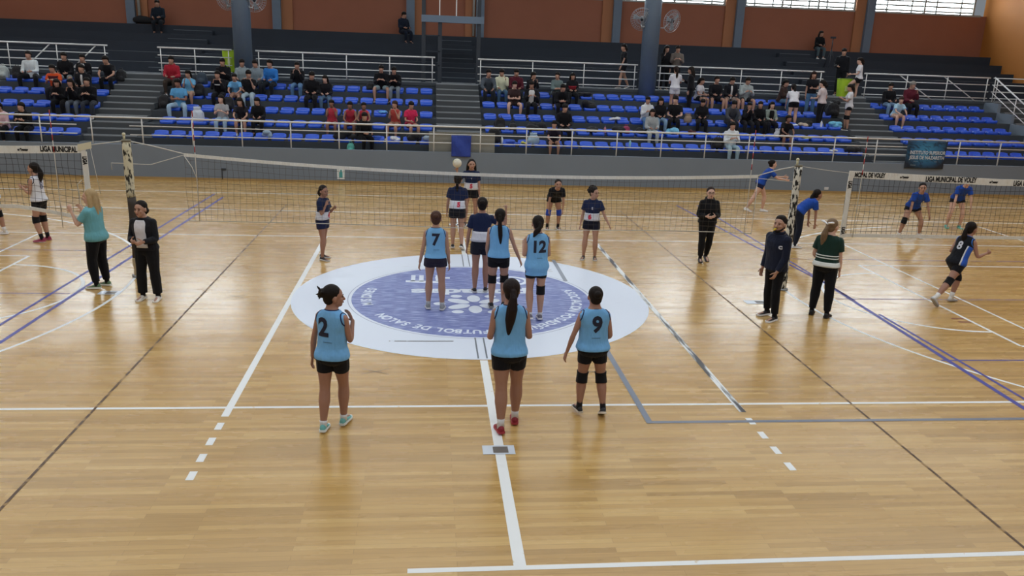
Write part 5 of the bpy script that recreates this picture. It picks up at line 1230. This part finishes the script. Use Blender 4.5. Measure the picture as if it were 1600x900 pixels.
for a in (
 (6, 118, 4, '#a9b3b0', 'pale grey bag on a top-row seat at the far left edge'), (29, 122, 4, '#15161a', 'black backpack on the top row beside the pale grey bag'),
 (190, 118, 4, '#14161b', 'black backpack at the edge of the left stairs, top row'), (258, 168, 2, '#17181c', 'black backpack on the right edge of the left stairs, third row'),
 (312, 144, 3, '#17191e', 'black backpack between the light blue tees, fourth row'), (316, 128, 4, '#31404e', 'dark blue backpack behind the light blue tee, top row'),
 (309, 186, 1, '#c7d0dc', 'white plastic carrier bag left on the second row', 'sack', .42, .46), (358, 170, 2, '#1a1b20', 'black backpack behind the long-haired person in grey'),
 (579, 142, 4, '#16171b', 'small black backpack alone on a top-row seat', 'backpack', .28, .26), (598, 182, 2, '#5d9fd6', 'light blue cloth bundle lying on a third-row seat', 'bundle', .3, .14),
 (420, 217, 0, '#93a9bd', 'pale blue bundle on the lowest row behind the railing', 'bundle', .4, .26), (548, 228, 0, '#5fb7a8', 'small teal bag hanging low near the red group', 'backpack', .24, .3, -.3, -.3),
 (540, 222, 0, '#17181d', 'large black bag on the lowest row under the red jerseys', 'bundle', .7, .34), (590, 222, 0, '#2b55b5', 'blue jacket spread on a lowest-row seat', 'bundle', .42, .16),
 (618, 224, 0, '#c9ccd0', 'white trainers and towel heap on the lowest row', 'bundle', .3, .16), (648, 226, 0, '#1a1b20', 'black sports bag near the end of the lowest row', 'bundle', .6, .34),
 (672, 220, 0, '#8fa0b0', 'grey and white sports bag next to the central stairs', 'bundle', .4, .26),
 (781, 208, 1, '#141519', 'black backpack on the second row right of the central stairs'), (801, 206, 1, '#1c1d21', 'small black bag on the second row beyond the backpack', 'backpack', .24, .26),
 (772, 228, 0, '#15161a', 'dark backpack on the lowest row right of the central stairs', 'backpack', .4, .5), (784, 226, 0, '#dfe7ea', 'white water bottle on the lowest row near the central stairs', 'bottle'),
 (800, 232, 0, '#3558b8', 'blue and white cloth heap on the lowest row', 'bundle', .36, .13), (818, 232, 0, '#d8d34a', 'small yellow cloth on the lowest row', 'bundle', .2, .12),
 (833, 226, 0, '#9fb9cc', 'pale blue sack on the lowest row beside a yellow cloth', 'sack', .4, .36), (838, 206, 1, '#14151a', 'black jacket heap on the second row left of the crouching group', 'bundle', .6, .36),
 (912, 152, 4, '#15161b', 'black jacket lying over two top-row seats', 'bundle', .5, .2), (921, 170, 3, '#121318', 'black bag on the fourth row below the black jacket', 'bundle', .5, .36),
 (960, 190, 2, '#cfd2d6', 'white and black trainers on a third-row seat', 'bundle', .36, .16), (926, 210, 1, '#1b1c22', 'black and white bag in the second row at mid block', 'bundle', .45, .24),
 (945, 206, 1, '#c98a98', 'pink carton standing on a second-row seat', 'bottle'), (968, 207, 1, '#17181d', 'black coat on the second row', 'bundle', .5, .3), (978, 204, 1, '#8c2f55', 'magenta bag on the second row beside the black coat', 'backpack', .26, .26),
 (985, 216, 0, '#8fc4d4', 'aqua water bottle on the lowest row behind the railing', 'bottle'), (1003, 206, 1, '#16171c', 'black bag left of the pale grey sweatsuit', 'bundle', .45, .28),
 (1074, 192, 2, '#a08b78', 'tan cane handbag on a third-row seat', 'sack', .3, .32), (1050, 205, 1, '#6fb3d6', 'light blue and black bag on the second row', 'bundle', .4, .28), (1083, 207, 1, '#4a1d24', 'dark red bag on the second row', 'bundle', .3, .26),
 (1215, 212, 1, '#cfd4da', 'white plastic bag beside the slim person in black', 'sack', .3, .3), (1256, 194, 2, '#b9a896', 'beige rolled jacket on a third-row seat', 'bundle', .4, .2), (1262, 198, 2, '#15161a', 'black coat next to the beige jacket', 'bundle', .3, .24),
 (1283, 196, 2, '#e3e7ea', 'white bottle standing on a third-row seat', 'bottle'), (1303, 196, 2, '#6fb9d8', 'light blue towel over a black bag, third row', 'bundle', .5, .24), (1300, 180, 3, '#14151a', 'big black backpack on the fourth row by the right stairs', 'backpack', .46, .46),
 (1305, 160, 4, '#15161a', 'black bag on the top row near the lime bin', 'bundle', .4, .3), (1240, 192, 2, '#cfd6dc', 'white cloth at the feet of the bending person', 'bundle', .3, .12),
 (1120, 236, 0, '#141519', 'black backpack beside the person in the white hoodie', 'backpack', .4, .4), (1335, 240, 0, '#15161a', 'black bag at the right end of the lowest row', 'bundle', .6, .3), (1302, 235, 0, '#c9cdd2', 'white trainer pair on a lowest-row seat', 'bundle', .2, .12),
 (1260, 216, 1, '#b9bb58', 'yellow-green cloth on a second-row seat', 'bundle', .3, .08)):
    bag(*a)
